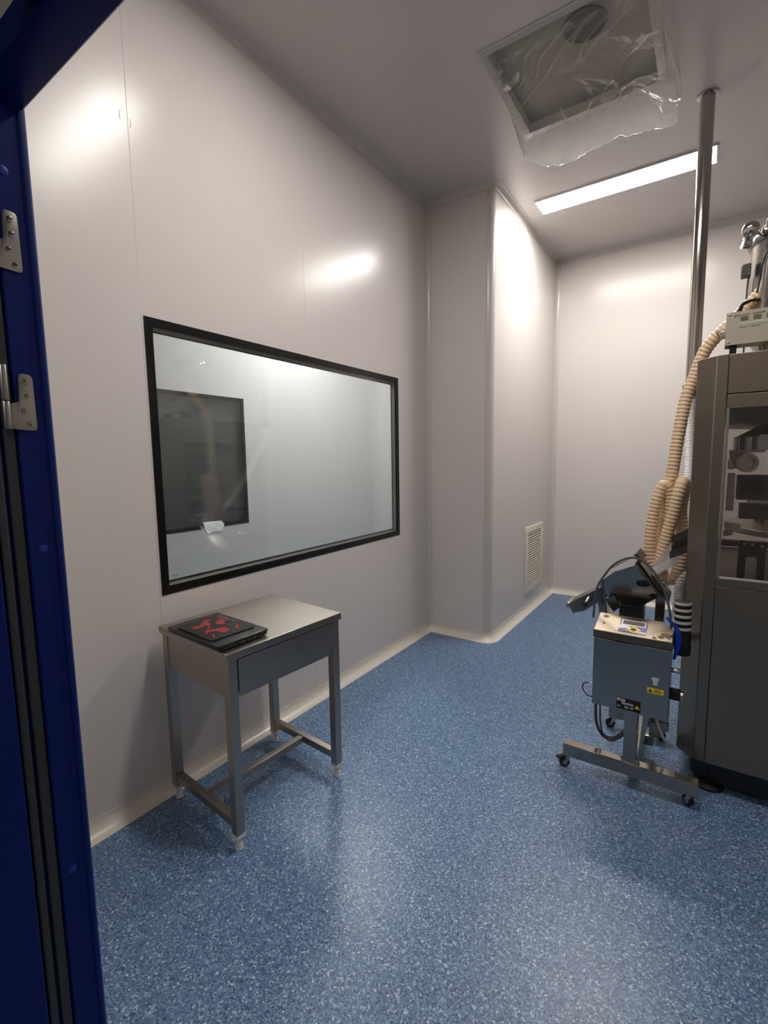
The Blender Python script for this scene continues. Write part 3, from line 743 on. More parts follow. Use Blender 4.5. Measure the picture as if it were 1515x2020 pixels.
MB().prism([(2.062, 2.58, 1.520), (2.118, 2.58, 1.520), (2.118, 2.58, 1.475), (2.100, 2.58, 1.440), (2.085, 2.58, 1.440), (2.066, 2.58, 1.478)], (0, 0.02, 0)).build('guide_plate', M['innerlight'], m)
MB().prism([(2.0605, 2.60, 1.485), (2.086, 2.60, 1.436), (2.0605, 2.60, 1.436)], (0, 0.004, 0)).build('wall_glimpse', M['inkwhite'], m)  # white colour stands in for the lit wall glimpsed through the cabinet
MB().lathe([(0.048, 1.519), (0.052, 1.519), (0.052, 1.575), (0.048, 1.578)], (2.128, 2.66, 0), n=28).build('sight_ring', M['chrome'], m)
MB().box(2.072, 2.185, 2.57, 2.60, 1.508, 1.519).build('sight_base', M['innerlight'], m, bevel=0.002)
MB().box(2.163, 2.26, 2.575, 2.581, 1.517, 1.583).build('white_cover', M['inkwhite'], m)
MB().lathe([(0.030, 0), (0.042, 0), (0.042, 0.012), (0.030, 0.012), (0.030, 0)], (2.125, 2.565, 1.465), (0.4, -1, 0), 28).build('bearing_ring', M['chrome'], m)
MB().prism([(2.062, 2.55, 1.206), (2.118, 2.55, 1.198), (2.120, 2.55, 1.172), (2.062, 2.55, 1.178)], (0, 0.06, 0)).build('tablet_tray', M['innerlight'], m)
MB().prism([(2.06, 2.555, 1.165), (2.095, 2.555, 1.172), (2.092, 2.555, 1.15), (2.06, 2.555, 1.14)], (0, 0.05, 0)).build('tray_bracket', M['steel'], m)
ar = [(2.118, 2.57, 0.9375), (2.118, 2.57, 1.118), (2.128, 2.57, 1.124), (2.200, 2.57, 1.116), (2.212, 2.57, 1.10), (2.212, 2.57, 0.9375), (2.186, 2.57, 0.9375), (2.186, 2.57, 1.045), (2.178, 2.57, 1.056), (2.152, 2.57, 1.056), (2.145, 2.57, 1.046), (2.145, 2.57, 0.9375)]
MB().prism(ar, (0, 0.03, 0)).build('arch_support', M['darksteel'], m, bevel=0.001)
for x, z in ((2.135, 1.112), (2.165, 1.110), (2.198, 1.106)):
    MB().lathe([(0.006, 0), (0.006, 0.008), (0.003, 0.010), (0, 0.010)], (x, 2.5695, z), (0, -1, 0), 12).build('bolt', M['chrome'], m)
# left side hand wheel of the cabinet (seen mirrored in the window glass)
hwh = MB().tube([(MX - HW - 0.035, 3.16 + 0.16 * math.cos(a), 0.62 + 0.16 * math.sin(a)) for a in [2 * PI * i / 36 for i in range(37)]], 0.011, 10, False).build('hand_wheel', M['chrome'], m)
MB().tube([(MX - HW - 0.001, 3.16, 0.62), (MX - HW - 0.05, 3.16, 0.62)], 0.022, 18).bar((MX - HW - 0.035, 3.01, 0.62), (MX - HW - 0.035, 3.31, 0.62), 0.014, 0.014).build('wheel_hub', M['chrome'], hwh)
# discharge chute out of the left side
chs = [(1.936, 2.56, 1.165), (1.868, 2.56, 1.122), (1.862, 2.56, 1.012), (1.936, 2.56, 1.055)]
b = MB()
b.prism([(1.942, 2.545, 1.062), (1.862, 2.545, 1.020), (1.860, 2.545, 1.055), (1.942, 2.545, 1.100)], (0, 0.004, 0))
b.prism([(1.942, 2.655, 1.062), (1.862, 2.655, 1.020), (1.860, 2.655, 1.115), (1.942, 2.655, 1.160)], (0, 0.004, 0))
b.prism([(1.942, 2.549, 1.062), (1.862, 2.549, 1.020), (1.862, 2.549, 1.024), (1.942, 2.549, 1.066)], (0, 0.106, 0))
b.build('discharge_chute', M['darksteel'], m)
b = MB(); b.prism([(1.942, 2.56, 1.122), (1.864, 2.56, 1.080), (1.864, 2.56, 1.084), (1.942, 2.56, 1.126)], (0, 0.09, 0)); b.build('chute_cover', M['smoke'], m)

# plastic transfer chute between press and detector
pc = thing('plastic_chute', 'translucent plastic transfer chute between tablet press and metal detector', 'chute', (1.84, 2.6, 0.95))
MB().prism([(1.898, 2.54, 1.040), (1.786, 2.54, 0.968), (1.800, 2.54, 0.930), (1.892, 2.54, 0.998)], (0, 0.003, 0)).build('side_wall', M['clearplastic'], pc)
MB().prism([(1.870, 2.66, 1.105), (1.850, 2.66, 1.060), (1.786, 2.66, 0.968), (1.800, 2.66, 0.930), (1.892, 2.66, 0.998)], (0, 0.003, 0)).build('side_wall', M['clearplastic'], pc)
MB().prism([(1.892, 2.543, 0.998), (1.800, 2.543, 0.930), (1.800, 2.543, 0.934), (1.892, 2.543, 1.002)], (0, 0.117, 0)).build('chute_floor', M['clearplastic'], pc)

# ------------------------------------------------------------------ vacuum feeder control box on the press
cb = thing('control_box', 'grey feeder control box with small displays on top of press', 'control box', (2.19, 2.65, ZTOP))
cx0, cx1, cy0, cy1, cz0, cz1 = 2.024, 2.36, 2.60, 2.72, 1.972, 2.109
MB().box(cx0, cx1, cy0 + 0.003, cy1, cz0 + 0.004, cz1 - 0.002).build('enclosure', M['ctrl'], cb, bevel=0.004)
MB().box(cx0 - 0.001, cx1 + 0.001, cy0, cy0 + 0.0028, cz0, cz1).build('front_plate', M['ctrl'], cb, bevel=0.001)
for x in (cx0 + 0.011, cx1 - 0.011):
    for z in (cz0 + 0.012, cz1 - 0.010):
        MB().lathe([(0.0045, 0), (0.0045, 0.0015), (0.002, 0.003), (0, 0.003)], (x, cy0, z), (0, -1, 0), 14).build('screw', M['chrome'], cb)
rF = (PI / 2, 0, 0); yf = cy0 - 0.0006
text('QYC', 0.0115, (cx0 + 0.024, yf, cz1 - 0.0215), rF, M['ink'], cb)
text('VACUUM', 0.0068, (cx0 + 0.052, yf, cz1 - 0.0195), rF, M['ink'], cb)
text('CONVEYOR', 0.0078, (cx0 + 0.088, yf, cz1 - 0.0190), rF, M['ink'], cb)
for x in (2.073, 2.117, 2.16):
    MB().box(x, x + 0.026, cy0 - 0.001, cy0, 2.068, 2.086).build('display', M['lcd'], cb, bevel=0.0004)
for i in range(8):
    x = 2.069 + i * 0.0137; k = MB().box(x, x + 0.0115, cy0 - 0.0016, cy0, 2.0495, 2.0605).build('button', M['silverlab'], cb, bevel=0.0006)
    if i % 4 != 2:
        up = 1 if i % 4 in (0, 3) else -1; c_ = x + 0.00575; zc = 2.0550
        MB().prism([(c_ - 0.0024, cy0 - 0.0019, zc - up * 0.0018), (c_ + 0.0024, cy0 - 0.0019, zc - up * 0.0018), (c_, cy0 - 0.0019, zc + up * 0.0022)], (0, 0.0003, 0)).build('arrow', M['inkblack'], k)
    else:
        MB().box(x + 0.003, x + 0.0085, cy0 - 0.0019, cy0 - 0.0016, 2.0535, 2.0562).build('arrow', M['greyprint'], k)
text('SUCTION TIME', 0.0042, (2.067, yf, 2.0395), rF, M['ink'], cb)
text('DISCHARGE TIME', 0.0042, (2.110, yf, 2.0395), rF, M['ink'], cb)
for x in (cx0 + 0.03, cx1 - 0.04):
    MB().box(x - 0.012, x + 0.012, cy0 + 0.02, cy1 - 0.01, ZTOP + 0.0, cz0 + 0.004).build('foot', M['black'], cb, bevel=0.002)
MB().lathe([(0.013, 0), (0.013, -0.010), (0.008, -0.012)], (cx0 + 0.012, 2.64, cz0 + 0.004), n=16).build('cable_gland', M['darksteel'], cb)
MB().tube([(cx0 + 0.01, 2.66, 2.052), (cx0 - 0.028, 2.66, 2.052), (cx0 - 0.034, 2.66, 2.046), (cx0 - 0.021, 2.66, 2.022), (cx0 + 0.01, 2.66, 2.012)], 0.0025, 8).build('latch_wire', M['darksteel'], cb)
MB().box(cx0 - 0.018, cx0 + 0.001, 2.64, 2.68, 2.016, 2.046).build('latch', M['steel'], cb, bevel=0.004)
MB().tube(spline([(cx0 + 0.045, 2.67, cz1 - 0.003), (cx0 + 0.052, 2.68, cz1 + 0.03), (cx0 + 0.06, 2.70, cz1 + 0.05), (cx0 + 0.10, 2.735, cz1 + 0.075)]), 0.0055, 10).build('cable', M['black'], cb)
MB().tube(spline([(cx0 + 0.030, 2.66, cz1 - 0.003), (cx0 + 0.042, 2.66, cz1 + 0.02), (cx0 + 0.055, 2.67, cz1 + 0.045), (cx0 + 0.08, 2.70, cz1 + 0.062), (cx0 + 0.12, 2.742, cz1 + 0.07)]), 0.0055, 10).build('cable', M['black'], cb)

# vacuum feeder hopper
hp = thing('vacuum_feeder', 'stainless vacuum feeder drum with clamped lid on top of the press', 'feeder', (2.262, 2.90, ZTOP))
HX, HY, HR = 2.262, 2.90, 0.158
MB().lathe([(0.12, ZTOP), (0.12, 1.98), (HR, 2.04), (HR, 2.462)], (HX, HY, 0), n=48).build('drum', M['steel'], hp)
MB().lathe([(HR + 0.001, 2.448), (HR + 0.010, 2.448), (HR + 0.016, 2.458), (HR + 0.012, 2.470), (HR + 0.001, 2.472)], (HX, HY, 0), n=48).build('rim_clamp', M['chrome'], hp)
MB().lathe([(HR, 2.463), (HR + 0.004, 2.472), (HR, 2.484), (0.12, 2.520), (0.06, 2.532), (0.0, 2.535)], (HX, HY, 0), n=48).build('lid', M['steel'], hp)
kn = MB().lathe([(0.0, -0.014), (0.024, -0.012), (0.034, -0.004), (0.035, 0.002), (0.031, 0.012), (0.020, 0.021), (0.009, 0.025), (0.0, 0.026)], (2.092, 2.735, 2.482), (-0.35, -0.92, 0.05), 32).build('clamp_knob', M['chrome'], hp)
MB().lathe([(0.020, 0), (0.023, 0.004), (0.023, 0.030), (0.0, 0.033)], (2.095, 2.76, 2.432), (-0.8, -0.4, 0.1), 24).build('clamp_nut', M['chrome'], kn)
MB().tube(spline([(2.104, 2.745, 2.478), (2.125, 2.77, 2.470), (2.138, 2.79, 2.472), (2.142, 2.80, 2.50), (2.155, 2.80, 2.512)]), 0.006, 10).build('lid_latch', M['chrome'], hp)
MB().lathe([(0.014, 0), (0.018, 0.004), (0.018, 0.03), (0.012, 0.036), (0, 0.036)], (2.165, 2.79, 2.495), (0, 0, 1), 18).build('lid_knob', M['chrome'], hp)
sb = MB().box(2.070, 2.106, 2.80, 2.84, 2.306, 2.362).build('sensor_box', M['darksteel'], hp, bevel=0.004)
for z in (2.318, 2.334, 2.350): MB().lathe([(0.0025, 0), (0.0025, 0.001), (0, 0.001)], (2.098, 2.7998, z), (0, -1, 0), 8).build('screw', M['chrome'], sb)
MB().tube(spline([(2.10, 2.845, 2.31), (2.098, 2.85, 2.26), (2.098, 2.85, 2.15), (2.10, 2.85, 2.0), (2.10, 2.85, 1.906)]), 0.0035, 8).build('cable', M['cable'], hp)
MB().tube(spline([(2.19, 2.73, 2.372), (2.172, 2.725, 2.36), (2.160, 2.725, 2.325), (2.158, 2.730, 2.25), (2.155, 2.741, 2.16), (2.157, 2.744, 2.02), (2.165, 2.755, 1.96)]), 0.016, 14).build('inlet_pipe', M['steel'], hp)
MB().tube(spline([(2.18, 2.715, 2.385), (2.156, 2.705, 2.365), (2.142, 2.705, 2.32), (2.136, 2.705, 2.26), (2.128, 2.705, 2.20)]), 0.0035, 8).build('cable', M['black'], hp)

# ------------------------------------------------------------------ hoses
R_H = 0.029
pts_b = [(2.30, 2.70, 2.33), (2.20, 2.73, 2.285), (2.135, 2.76, 2.200), (2.085, 2.775, 2.146), (2.035, 2.78, 2.095), (1.985, 2.79, 2.046), (1.945, 2.80, 1.985), (1.912, 2.81, 1.88), (1.884, 2.80, 1.785), (1.862, 2.79, 1.62), (1.845, 2.78, 1.44), (1.836, 2.78, 1.35), (1.828, 2.80, 1.24), (1.813, 2.81, 1.10), (1.812, 2.81, 0.98), (1.818, 2.80, 0.90), (1.845, 2.79, 0.862), (1.882, 2.78, 0.895), (1.897, 2.78, 1.00), (1.896, 2.79, 1.11), (1.887, 2.79, 1.24), (1.897, 2.77, 1.345), (1.889, 2.735, 1.372), (1.878, 2.715, 1.33), (1.862, 2.71, 1.24), (1.838, 2.71, 1.11), (1.815, 2.71, 1.00), (1.797, 2.71, 0.95), (1.775, 2.71, 0.962), (1.765, 2.71, 1.05), (1.771, 2.715, 1.17), (1.789, 2.72, 1.29), (1.815, 2.73, 1.356), (1.837, 2.74, 1.30), (1.842, 2.75, 1.18)]
h1 = ribbed(pts_b, R_H).build('beige_hose', M['beige'])
tag(h1, 'beige ribbed vacuum hose looped and hanging beside the press', 'hose')
h2 = thing('white_hose', 'white ribbed extraction hose running down from steel pole to striped cuff', 'hose', (1.884, 3.489, 1.86))
pw = [(1.884, 3.489, 1.868), (1.882, 3.47, 1.734), (1.894, 3.25, 1.408), (1.898, 3.1, 1.216), (1.901, 2.95, 1.067), (1.902, 2.80, 0.932), (1.902, 2.75, 0.81), (1.902, 2.64, 0.715), (1.904, 2.50, 0.690), (1.922, 2.40, 0.690)]
ribbed(pw, 0.026, 0.016, 0.12).build('tube', M['whitehose'], h2)
cf = MB().lathe([(0.0, 0.236), (0.029, 0.236), (0.0325, 0.232), (0.032, 0.10), (0.032, 0.02), (0.029, 0.0), (0.0, 0.0)], (1.936, 2.360, 0.640), (-0.03, 0.005, 1), 32).build('cuff', M['rubber'], h2)
for i in range(5):
    MB().lathe([(0.032, 0.0), (0.0335, 0.0008), (0.0335, 0.0112), (0.032, 0.012), (0.032, 0.0)], Vector((1.936, 2.360, 0.640)) + Vector((-0.03, 0.005, 1)).normalized() * (0.112 + i * 0.0275), (-0.03, 0.005, 1), 32).build('ring', M['stripe'], cf)

# ------------------------------------------------------------------ metal detector on wheels
md = thing('metal_detector', 'stainless wheeled tablet metal detector with tilted head beside the press', 'metal detector', (1.75, 2.5, 0))
# stand
MB().box(1.474, 2.023, 2.256, 2.304, 0.063, 0.124).build('front_beam', M['mdsteel'], md, bevel=0.003)
MB().box(1.600, 1.886, 2.745, 2.793, 0.063, 0.124).build('rear_beam', M['mdsteel'], md, bevel=0.003)
MB().box(1.738, 1.786, 2.3045, 2.7445, 0.066, 0.121).build('cross_beam', M['mdsteel'], md, bevel=0.003)
MB().box(1.733, 1.787, 2.262, 2.316, 0.1245, 0.364).build('column', M['mdsteel'], md, bevel=0.003)
MB().prism([(1.790, 2.275, 0.1245), (1.796, 2.275, 0.1245), (1.832, 2.275, 0.364), (1.806, 2.275, 0.364)], (0, 0.035, 0)).build('gusset', M['mdsteel'], md)
def caster(x, y, ztop, a):
    T = Matrix.Translation((x, y, 0)) @ Matrix.Rotation(a, 4, 'Z')
    br = MB()
    br.lathe([(0.014, 0.056), (0.014, 0.0625), (0.008, 0.0625)], (x, y, 0), n=16)
    for s in (-1, 1):
        P = [(0.013, s * 0.013, 0.057), (-0.010, s * 0.013, 0.057), (-0.022, s * 0.013, 0.024), (-0.012, s * 0.013, 0.018), (0.0, s * 0.013, 0.036)]
        br.prism([T @ Vector(p) for p in P], T.to_3x3() @ Vector((0, s * 0.002, 0)))
    c = br.build('caster', M['chrome'], md)
    o = T @ Vector((-0.015, 0, 0.024)); ax = T.to_3x3() @ Vector((0, 1, 0))
    MB().lathe([(0.0, -0.010), (0.018, -0.010), (0.0238, -0.007), (0.0238, 0.007), (0.018, 0.010), (0.0, 0.010)], o, ax, 24).build('wheel', M['rubber'], c)
    MB().lathe([(0.0, -0.0128), (0.012, -0.0125), (0.012, 0.0125), (0.0, 0.0128)], o, ax, 16).build('hub', M['steel'], c)
    return c, T
c1, T1 = caster(1.492, 2.28, 0.0625, 0.5)
MB().prism([T1 @ Vector(p) for p in [(-0.01, -0.012, 0.050), (-0.052, -0.010, 0.042), (-0.055, -0.010, 0.048), (-0.01, -0.012, 0.058)]], T1.to_3x3() @ Vector((0, 0.022, 0))).build('brake_lever', M['rubber'], c1)
c2, T2 = caster(2.000, 2.28, 0.0625, -0.7)
c3, T3 = caster(1.622, 2.768, 0.0625, 0.4); c4, T4 = caster(1.865, 2.768, 0.0625, -0.3)
MB().prism([T4 @ Vector(p) for p in [(-0.01, -0.012, 0.050), (-0.052, -0.010, 0.042), (-0.055, -0.010, 0.048), (-0.01, -0.012, 0.058)]], T4.to_3x3() @ Vector((0, 0.022, 0))).build('brake_lever', M['rubber'], c4)
# control cabinet
bx0, bx1, by0, by1, bz0, bz1 = 1.597, 1.901, 2.25, 2.392, 0.366, 0.684
bd = MB().box(bx0, bx1, by0, by1, bz0, bz1).build('cabinet', M['mdsteel'], md, bevel=0.004)
lid = [(bx0 - 0.002, by0 - 0.004, 0.688), (bx0 - 0.002, by0 - 0.004, 0.722), (bx0, by1, 0.766), (bx0, by1, 0.688)]
T0 = [(bx0 - 0.002, by0 - 0.005, 0.688), (bx1 + 0.003, by0 - 0.005, 0.688), (bx1 + 0.003, by1, 0.688), (bx0 - 0.002, by1, 0.688)]
zf, zb = 0.722, 0.762
top = [(bx0 - 0.002, by0 - 0.005, zf), (bx1 + 0.003, by0 - 0.005, zf), (bx1 + 0.003, by0 + 0.085, zf + 0.024), (bx1 - 0.043, by1, zb), (bx0 + 0.0, by1, zb)]
bot = [(x, y, 0.6875) for x, y, z in top]
n5 = 5
MB().add(top + bot, [tuple(range(5)), tuple(range(9, 4, -1))] + [(i, i + 5, (i + 1) % 5 + 5, (i + 1) % 5) for i in range(5)]).build('lid', M['lid'], md, bevel=0.003)
sl_ = (zb - zf) / (by1 - by0 + 0.005)
def onlid(x, s): return Vector((x, by0 - 0.005 + s, zf + s * sl_ + 0.0008))
un = Vector((0, -sl_, 1)).normalized()
def lidpatch(P, name, mm, parent, h=0.0008, lift=0.0):
    return MB().prism([onlid(x, s) + un * lift for x, s in P], un * h).build(name, mm, parent, smooth=False)
dp = lidpatch([(1.693, 0.020), (1.803, 0.020), (1.803, 0.118), (1.693, 0.118)], 'display_panel', M['purple'], md, 0.001)
lidpatch([(1.699, 0.070), (1.797, 0.070), (1.797, 0.112), (1.699, 0.112)], 'bezel', M['silverlab'], dp, 0.0006, 0.001)
lidpatch([(1.705, 0.078), (1.791, 0.078), (1.791, 0.106), (1.705, 0.106)], 'screen', M['greyprint'], dp, 0.0004, 0.0016)
lidpatch([(1.694, 0.040), (1.735, 0.055), (1.735, 0.070), (1.694, 0.070)], 'label_print', M['silverlab'], dp, 0.0003, 0.001)
lidpatch([(1.748, 0.021), (1.802, 0.021), (1.802, 0.036), (1.748, 0.036)], 'label_print', M['silverlab'], dp, 0.0003, 0.001)
dm = [(1.752 - 0.031, 0.044), (1.752, 0.044 - 0.026), (1.752 + 0.031, 0.044), (1.752, 0.044 + 0.026)]
lidpatch(dm, 'key_diamond', M['yellow'], dp, 0.0005, 0.0014)
ring = MB()
cc = onlid(1.752, 0.044) + un * 0.0020
ring.lathe([(0.0105, 0), (0.0125, 0), (0.0125, 0.0003), (0.0105, 0.0003), (0.0105, 0)], cc, un, 24)
for dx, ds in ((-0.020, 0), (0.020, 0), (0, -0.017), (0, 0.017), (0, 0)):
    ring.lathe([(0.0028, 0), (0.0028, 0.0003), (0, 0.0003)], onlid(1.752 + dx, 0.044 + ds) + un * 0.002, un, 3 if (dx or ds) else 10)
ring.build('key_marks', M['inkblack'], dp, smooth=False)
q = onlid(1.628, 0.062); MB().lathe([(0.005, 0), (0.005, 0.002), (0, 0.002)], q, un, 14).build('lid_screw', M['darksteel'], md)
# stains on the lid
b = MB(); random.seed(3)
for cx_, cs, rr_ in ((1.872, 0.045, 0.016), (1.858, 0.026, 0.012), (1.885, 0.030, 0.010), (1.836, 0.012, 0.009), (1.630, 0.118, 0.012)):
    n_ = 14; b.prism([onlid(cx_ + rr_ * (0.7 + 0.5 * random.random()) * math.cos(2 * PI * i / n_), max(0.006, cs + rr_ * (0.7 + 0.5 * random.random()) * math.sin(2 * PI * i / n_))) for i in range(n_)], un * 0.0002)
b.build('powder_stain', mat('powder_stain', (120, 92, 66), 0.7, var=0.25, vscale=120), md, smooth=False)
# rating plate, warning label, lock
yf = by0 - 0.0009
rp = MB().box(1.701, 1.797, yf, by0 - 0.0002, 0.366 + 0.010, 0.366 + 0.062).build('rating_plate', M['inkblack'], bd)
pz = 0.376
MB().box(1.703, 1.735, yf - 0.0003, yf, pz + 0.036, pz + 0.049).build('logo_block', M['inkwhite'], bd)
MB().box(1.7045, 1.726, yf - 0.0005, yf - 0.0003, pz + 0.0375, pz + 0.0405).box(1.712, 1.734, yf - 0.0005, yf - 0.0003, pz + 0.044, pz + 0.0475).build('logo_marks', M['inkblack'], bd)
b = MB()
for z_, xa, xb in ((0.030, 1.722, 1.768), (0.0245, 1.722, 1.770), (0.014, 1.735, 1.748), (0.009, 1.733, 1.752), (0.014, 1.757, 1.769), (0.009, 1.759, 1.768)):
    b.box(xa, xb, yf - 0.0003, yf, pz + z_, pz + z_ + 0.0026)
b.build('plate_print', M['inkwhite'], bd)
text('CE', 0.011, (1.7035, yf - 0.0004, pz + 0.009), rF, M['inkwhite'], bd)
MB().prism([(1.774, yf, pz + 0.016), (1.793, yf, pz + 0.016), (1.7835, yf, pz + 0.033)], (0, -0.0003, 0)).build('warning_triangle', M['yellow'], bd)
wlb = MB().box(1.818, 1.880, yf, by0 - 0.0002, 0.481, 0.505).build('warning_label', M['yellow'], bd)
b = MB(); b.prism([(1.823, yf, 0.485), (1.838, yf, 0.485), (1.8305, yf, 0.501)], (0, -0.0003, 0))
for z_, xa, xb in ((0.497, 1.846, 1.868), (0.492, 1.842, 1.874), (0.487, 1.842, 1.870)): b.box(xa, xb, yf - 0.0003, yf, z_, z_ + 0.0024)
b.build('warning_print', M['ink'], bd)
MB().prism([(1.834, by0, 0.552), (1.862, by0, 0.552), (1.862, by0, 0.545), (1.857, by0, 0.538), (1.856, by0, 0.520), (1.840, by0, 0.520), (1.839, by0, 0.538), (1.834, by0, 0.545)], (0, -0.004, 0)).build('cabinet_lock', M['silverlab'], bd, bevel=0.001)
# fittings on the sides
MB().tube([(bx1 - 0.002, 2.30, 0.583), (bx1 + 0.034, 2.30, 0.583)], 0.0105, 18).build('side_knob', M['chrome'], md, bevel=0.001)
cn = MB().box(bx1 - 0.001, bx1 + 0.040, 2.290, 2.335, 0.452, 0.492).build('connector', M['rubber'], md, bevel=0.006)
MB().tube([(bx1 + 0.038, 2.312, 0.472), (bx1 + 0.047, 2.312, 0.472)], 0.020, 18).build('connector_nut', M['chrome'], cn)
MB().tube([(bx0 + 0.002, 2.31, 0.430), (bx0 - 0.022, 2.31, 0.436)], 0.0055, 12).build('plug', M['inkwhite'], md)
MB().tube(spline([(bx0 - 0.022, 2.31, 0.436), (bx0 - 0.048, 2.31, 0.425), (bx0 - 0.050, 2.31, 0.395), (bx0 - 0.030, 2.31, 0.372), (bx0 - 0.002, 2.31, 0.368)]), 0.0028, 8).build('cable', M['black'], md)
MB().lathe([(0.010, 0), (0.010, 0.008), (0.007, 0.010)], (bx0 + 0.001, 2.33, 0.405), (-1, 0, 0), 14).build('socket', M['black'], md)
# hanging cables under the cabinet
MB().tube(spline([(1.598, 2.38, 0.366), (1.594, 2.38, 0.29), (1.598, 2.39, 0.205), (1.622, 2.40, 0.145), (1.660, 2.40, 0.128), (1.695, 2.40, 0.150), (1.722, 2.39, 0.190), (1.745, 2.37, 0.240)]), 0.0068, 10).build('cable', M['cable'], md)
MB().tube(spline([(1.612, 2.37, 0.366), (1.614, 2.38, 0.29), (1.616, 2.39, 0.21), (1.630, 2.40, 0.148), (1.668, 2.405, 0.142), (1.705, 2.40, 0.176), (1.742, 2.37, 0.250)]), 0.0042, 8).build('cable', M['cable'], md)
MB().tube(spline([(1.835, 2.38, 0.366), (1.850, 2.39, 0.30), (1.868, 2.40, 0.24), (1.885, 2.42, 0.195)]), 0.0062, 10).build('cable', M['silverlab'], md)
MB().tube(spline([(bx1 - 0.006, 2.37, 0.44), (bx1 - 0.004, 2.37, 0.38), (bx1 - 0.004, 2.37, 0.345)]), 0.004, 8).build('cable', M['black'], md)
MB().lathe([(0.007, 0), (0.007, 0.035), (0.0, 0.037)], (bx1 - 0.004, 2.37, 0.312), (0, 0, 1), 14).build('plug', M['inkwhite'], md)
# head post behind the cabinet
MB().box(1.812, 1.852, 2.550, 2.590, 0.121, 0.905).build('head_post', M['mdsteel'], md, bevel=0.003)
MB().box(1.786, 1.832, 2.552, 2.588, 0.070, 0.1205).build('post_base', M['mdsteel'], md, bevel=0.003)
MB().prism([(1.66, 2.53, 0.69), (1.765, 2.53, 0.69), (1.765, 2.53, 0.79), (1.66, 2.53, 0.79)], (0, 0.10, 0)).build('head_neck', M['darksteel'], md, bevel=0.004)
MB().prism([(1.60, 2.53, 0.60), (1.775, 2.53, 0.60), (1.775, 2.53, 0.70), (1.63, 2.53, 0.70)], (0, 0.10, 0)).build('neck_plate', M['mdsteel'], md, bevel=0.004)
# tilted search head: polygonal front plate and body
hex_ = [(1.565, 0.872), (1.634, 0.940), (1.724, 0.984), (1.832, 0.843), (1.748, 0.775), (1.638, 0.768)]
TILT = 0.14
def ty(z): return 2.504 + (0.870 - z) * TILT
MB().prism([(x, ty(z), z) for x, z in hex_], (0, 0.010, 0)).build('head_plate', M['mdsteel'], md, bevel=0.002)
hc = Vector((1.69, 0.865)); small = [(hc.x + (x - hc.x) * 0.78, hc.y + (z - hc.y) * 0.78) for x, z in hex_]
MB().prism([(x, ty(z) + 0.0105, z) for x, z in small], (0, 0.085, 0)).build('search_head', M['darksteel'], md, bevel=0.004)
MB().prism([(x, ty(z) + 0.0962, z) for x, z in small], (0, 0.010, 0)).build('head_plate', M['mdsteel'], md, bevel=0.002)
for x, z in ((1.577, 0.868), (1.640, 0.930), (1.718, 0.972), (1.818, 0.845), (1.752, 0.905), (1.632, 0.800)):
    MB().lathe([(0.0045, 0), (0.0045, 0.002), (0.002, 0.004), (0, 0.004)], (x, ty(z) + 0.0005, z), (0, -1, 0), 12).build('screw', M['chrome'], md)
for x, z, a, b_ in ((1.762, 0.898, 0.030, 0.016), (1.806, 0.842, 0.018, 0.012)):
    MB().add([(x + a * math.cos(2 * PI * i / 16), ty(z + b_ * math.sin(2 * PI * i / 16)) - 0.0003 - j * 0.003, z + b_ * math.sin(2 * PI * i / 16)) for j in (0, 1) for i in range(16)], [tuple(range(16)), tuple(range(31, 15, -1))] + [(i, (i + 1) % 16, 16 + (i + 1) % 16, 16 + i) for i in range(16)]).build('clamp_pad', M['black'], md)
MB().prism([(1.598, 2.497, 0.795), (1.640, 2.497, 0.824), (1.670, 2.497, 0.770), (1.640, 2.497, 0.740)], (0, 0.004, 0)).build('bracket', M['mdsteel'], md)
# outlet trough on the left
ob = MB()
ob.prism([(1.592, 2.512, 0.862), (1.422, 2.512, 0.742), (1.446, 2.512, 0.698), (1.500, 2.512, 0.716), (1.560, 2.512, 0.768), (1.600, 2.512, 0.800)], (0, 0.004, 0))
ob.prism([(1.592, 2.636, 0.862), (1.422, 2.636, 0.742), (1.446, 2.636, 0.698), (1.600, 2.636, 0.800)], (0, 0.004, 0))
ob.prism([(1.592, 2.516, 0.862), (1.422, 2.516, 0.742), (1.420, 2.516, 0.738), (1.592, 2.516, 0.857)], (0, 0.12, 0))
ob.prism([(1.600, 2.516, 0.800), (1.446, 2.516, 0.698), (1.448, 2.516, 0.694), (1.602, 2.516, 0.796)], (0, 0.12, 0))
ob.build('outlet_trough', M['mdsteel'], md)
MB().box(1.412, 1.430, 2.513, 2.638, 0.720, 0.748, None).build('outlet_flap', M['chrome'], md, bevel=0.003)
kb = MB().tube([(1.522, 2.513, 0.790), (1.518, 2.470, 0.772)], 0.0095, 16).build('trough_knob', M['chrome'], md)
MB().tube([(1.518, 2.470, 0.772), (1.516, 2.455, 0.766)], 0.0115, 16).build('knob_cap', M['rubber'], kb)
MB().prism([(1.560, 2.525, 0.775), (1.598, 2.525, 0.790), (1.612, 2.525, 0.690), (1.575, 2.525, 0.690)], (0, 0.10, 0)).build('outlet_spout', M['mdsteel'], md, bevel=0.003)
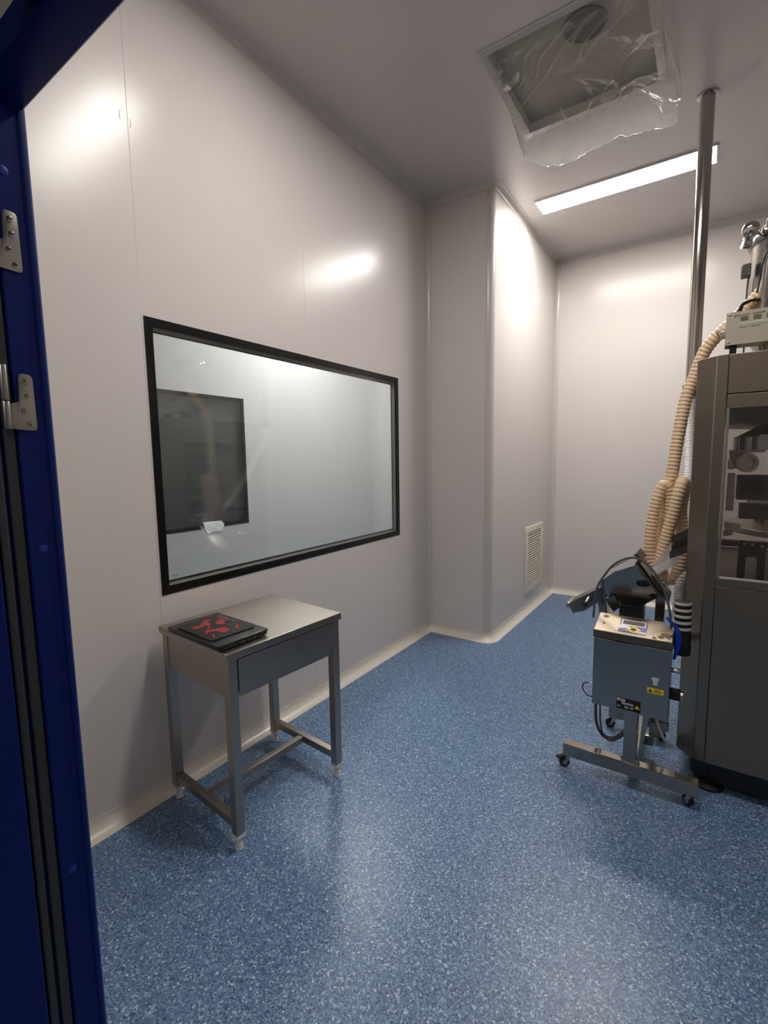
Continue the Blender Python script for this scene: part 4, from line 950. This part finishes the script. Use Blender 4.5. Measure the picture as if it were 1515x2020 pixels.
# inlet plates on the right
def plate(a, c, y0_, y1_, th, name, mm):
    a = Vector((a[0], a[1])); c = Vector((c[0], c[1])); dd = (c - a).normalized(); nn = Vector((-dd.y, dd.x)) * th
    P = [a, c, c + nn, a + nn]
    return MB().prism([(p.x, y0_, p.y) for p in P], (0, y1_ - y0_, 0)).build(name, mm, md, bevel=0.0012)
plate((1.722, 0.990), (1.838, 0.838), 2.490, 2.660, 0.010, 'inlet_plate', M['lid'])
plate((1.726, 1.020), (1.868, 0.818), 2.500, 2.655, 0.004, 'inlet_plate', M['mdsteel'])
plate((1.718, 1.032), (1.745, 0.998), 2.495, 2.66, 0.016, 'inlet_flap', M['darksteel'])
plate((1.800, 0.935), (1.868, 0.835), 2.53, 2.65, 0.006, 'inlet_plate', M['mdsteel'])
plate((1.60, 0.935), (1.722, 1.020), 2.535, 2.650, 0.004, 'head_cover', M['mdsteel'])
# long cable arching over the head
MB().tube(spline([(1.566, 2.40, 0.726), (1.568, 2.41, 0.80), (1.575, 2.42, 0.870), (1.594, 2.43, 0.916), (1.634, 2.44, 0.980), (1.684, 2.45, 1.018), (1.730, 2.46, 1.026), (1.778, 2.46, 1.000), (1.832, 2.45, 0.936), (1.862, 2.43, 0.868), (1.882, 2.41, 0.79), (1.893, 2.40, 0.700)]), 0.0052, 10).build('cable', M['cable'], md)

# blue strap tied at the cabinet corner
bs = MB()
sp = spline([(1.872, 2.335, 0.800), (1.893, 2.322, 0.785), (1.912, 2.316, 0.762), (1.920, 2.312, 0.730), (1.920, 2.308, 0.690), (1.914, 2.304, 0.655), (1.908, 2.300, 0.630)], 8)
wd = [0.005 + 0.008 * math.sin(PI * i / (len(sp) - 1)) for i in range(len(sp))]
vs = []; fs = []
for i, q in enumerate(sp):
    t_ = (sp[min(i + 1, len(sp) - 1)] - sp[max(i - 1, 0)]).normalized(); sdir = Vector((0.75, -0.55, 0.1)); sdir = (sdir - t_ * sdir.dot(t_)).normalized(); nn = t_.cross(sdir)
    vs += [q + sdir * wd[i] + nn * 0.0012, q - sdir * wd[i] + nn * 0.0012, q - sdir * wd[i] - nn * 0.0012, q + sdir * wd[i] - nn * 0.0012]
n_ = len(sp)
for i in range(n_ - 1):
    for j_ in range(4): fs.append((i * 4 + j_, i * 4 + (j_ + 1) % 4, (i + 1) * 4 + (j_ + 1) % 4, (i + 1) * 4 + j_))
fs += [(0, 1, 2, 3), ((n_ - 1) * 4, (n_ - 1) * 4 + 1, (n_ - 1) * 4 + 2, (n_ - 1) * 4 + 3)]
tag(bs.add(vs, fs).build('strap', M['bluestrap']), 'shiny blue strap tied at the right edge of the metal detector', 'strap')
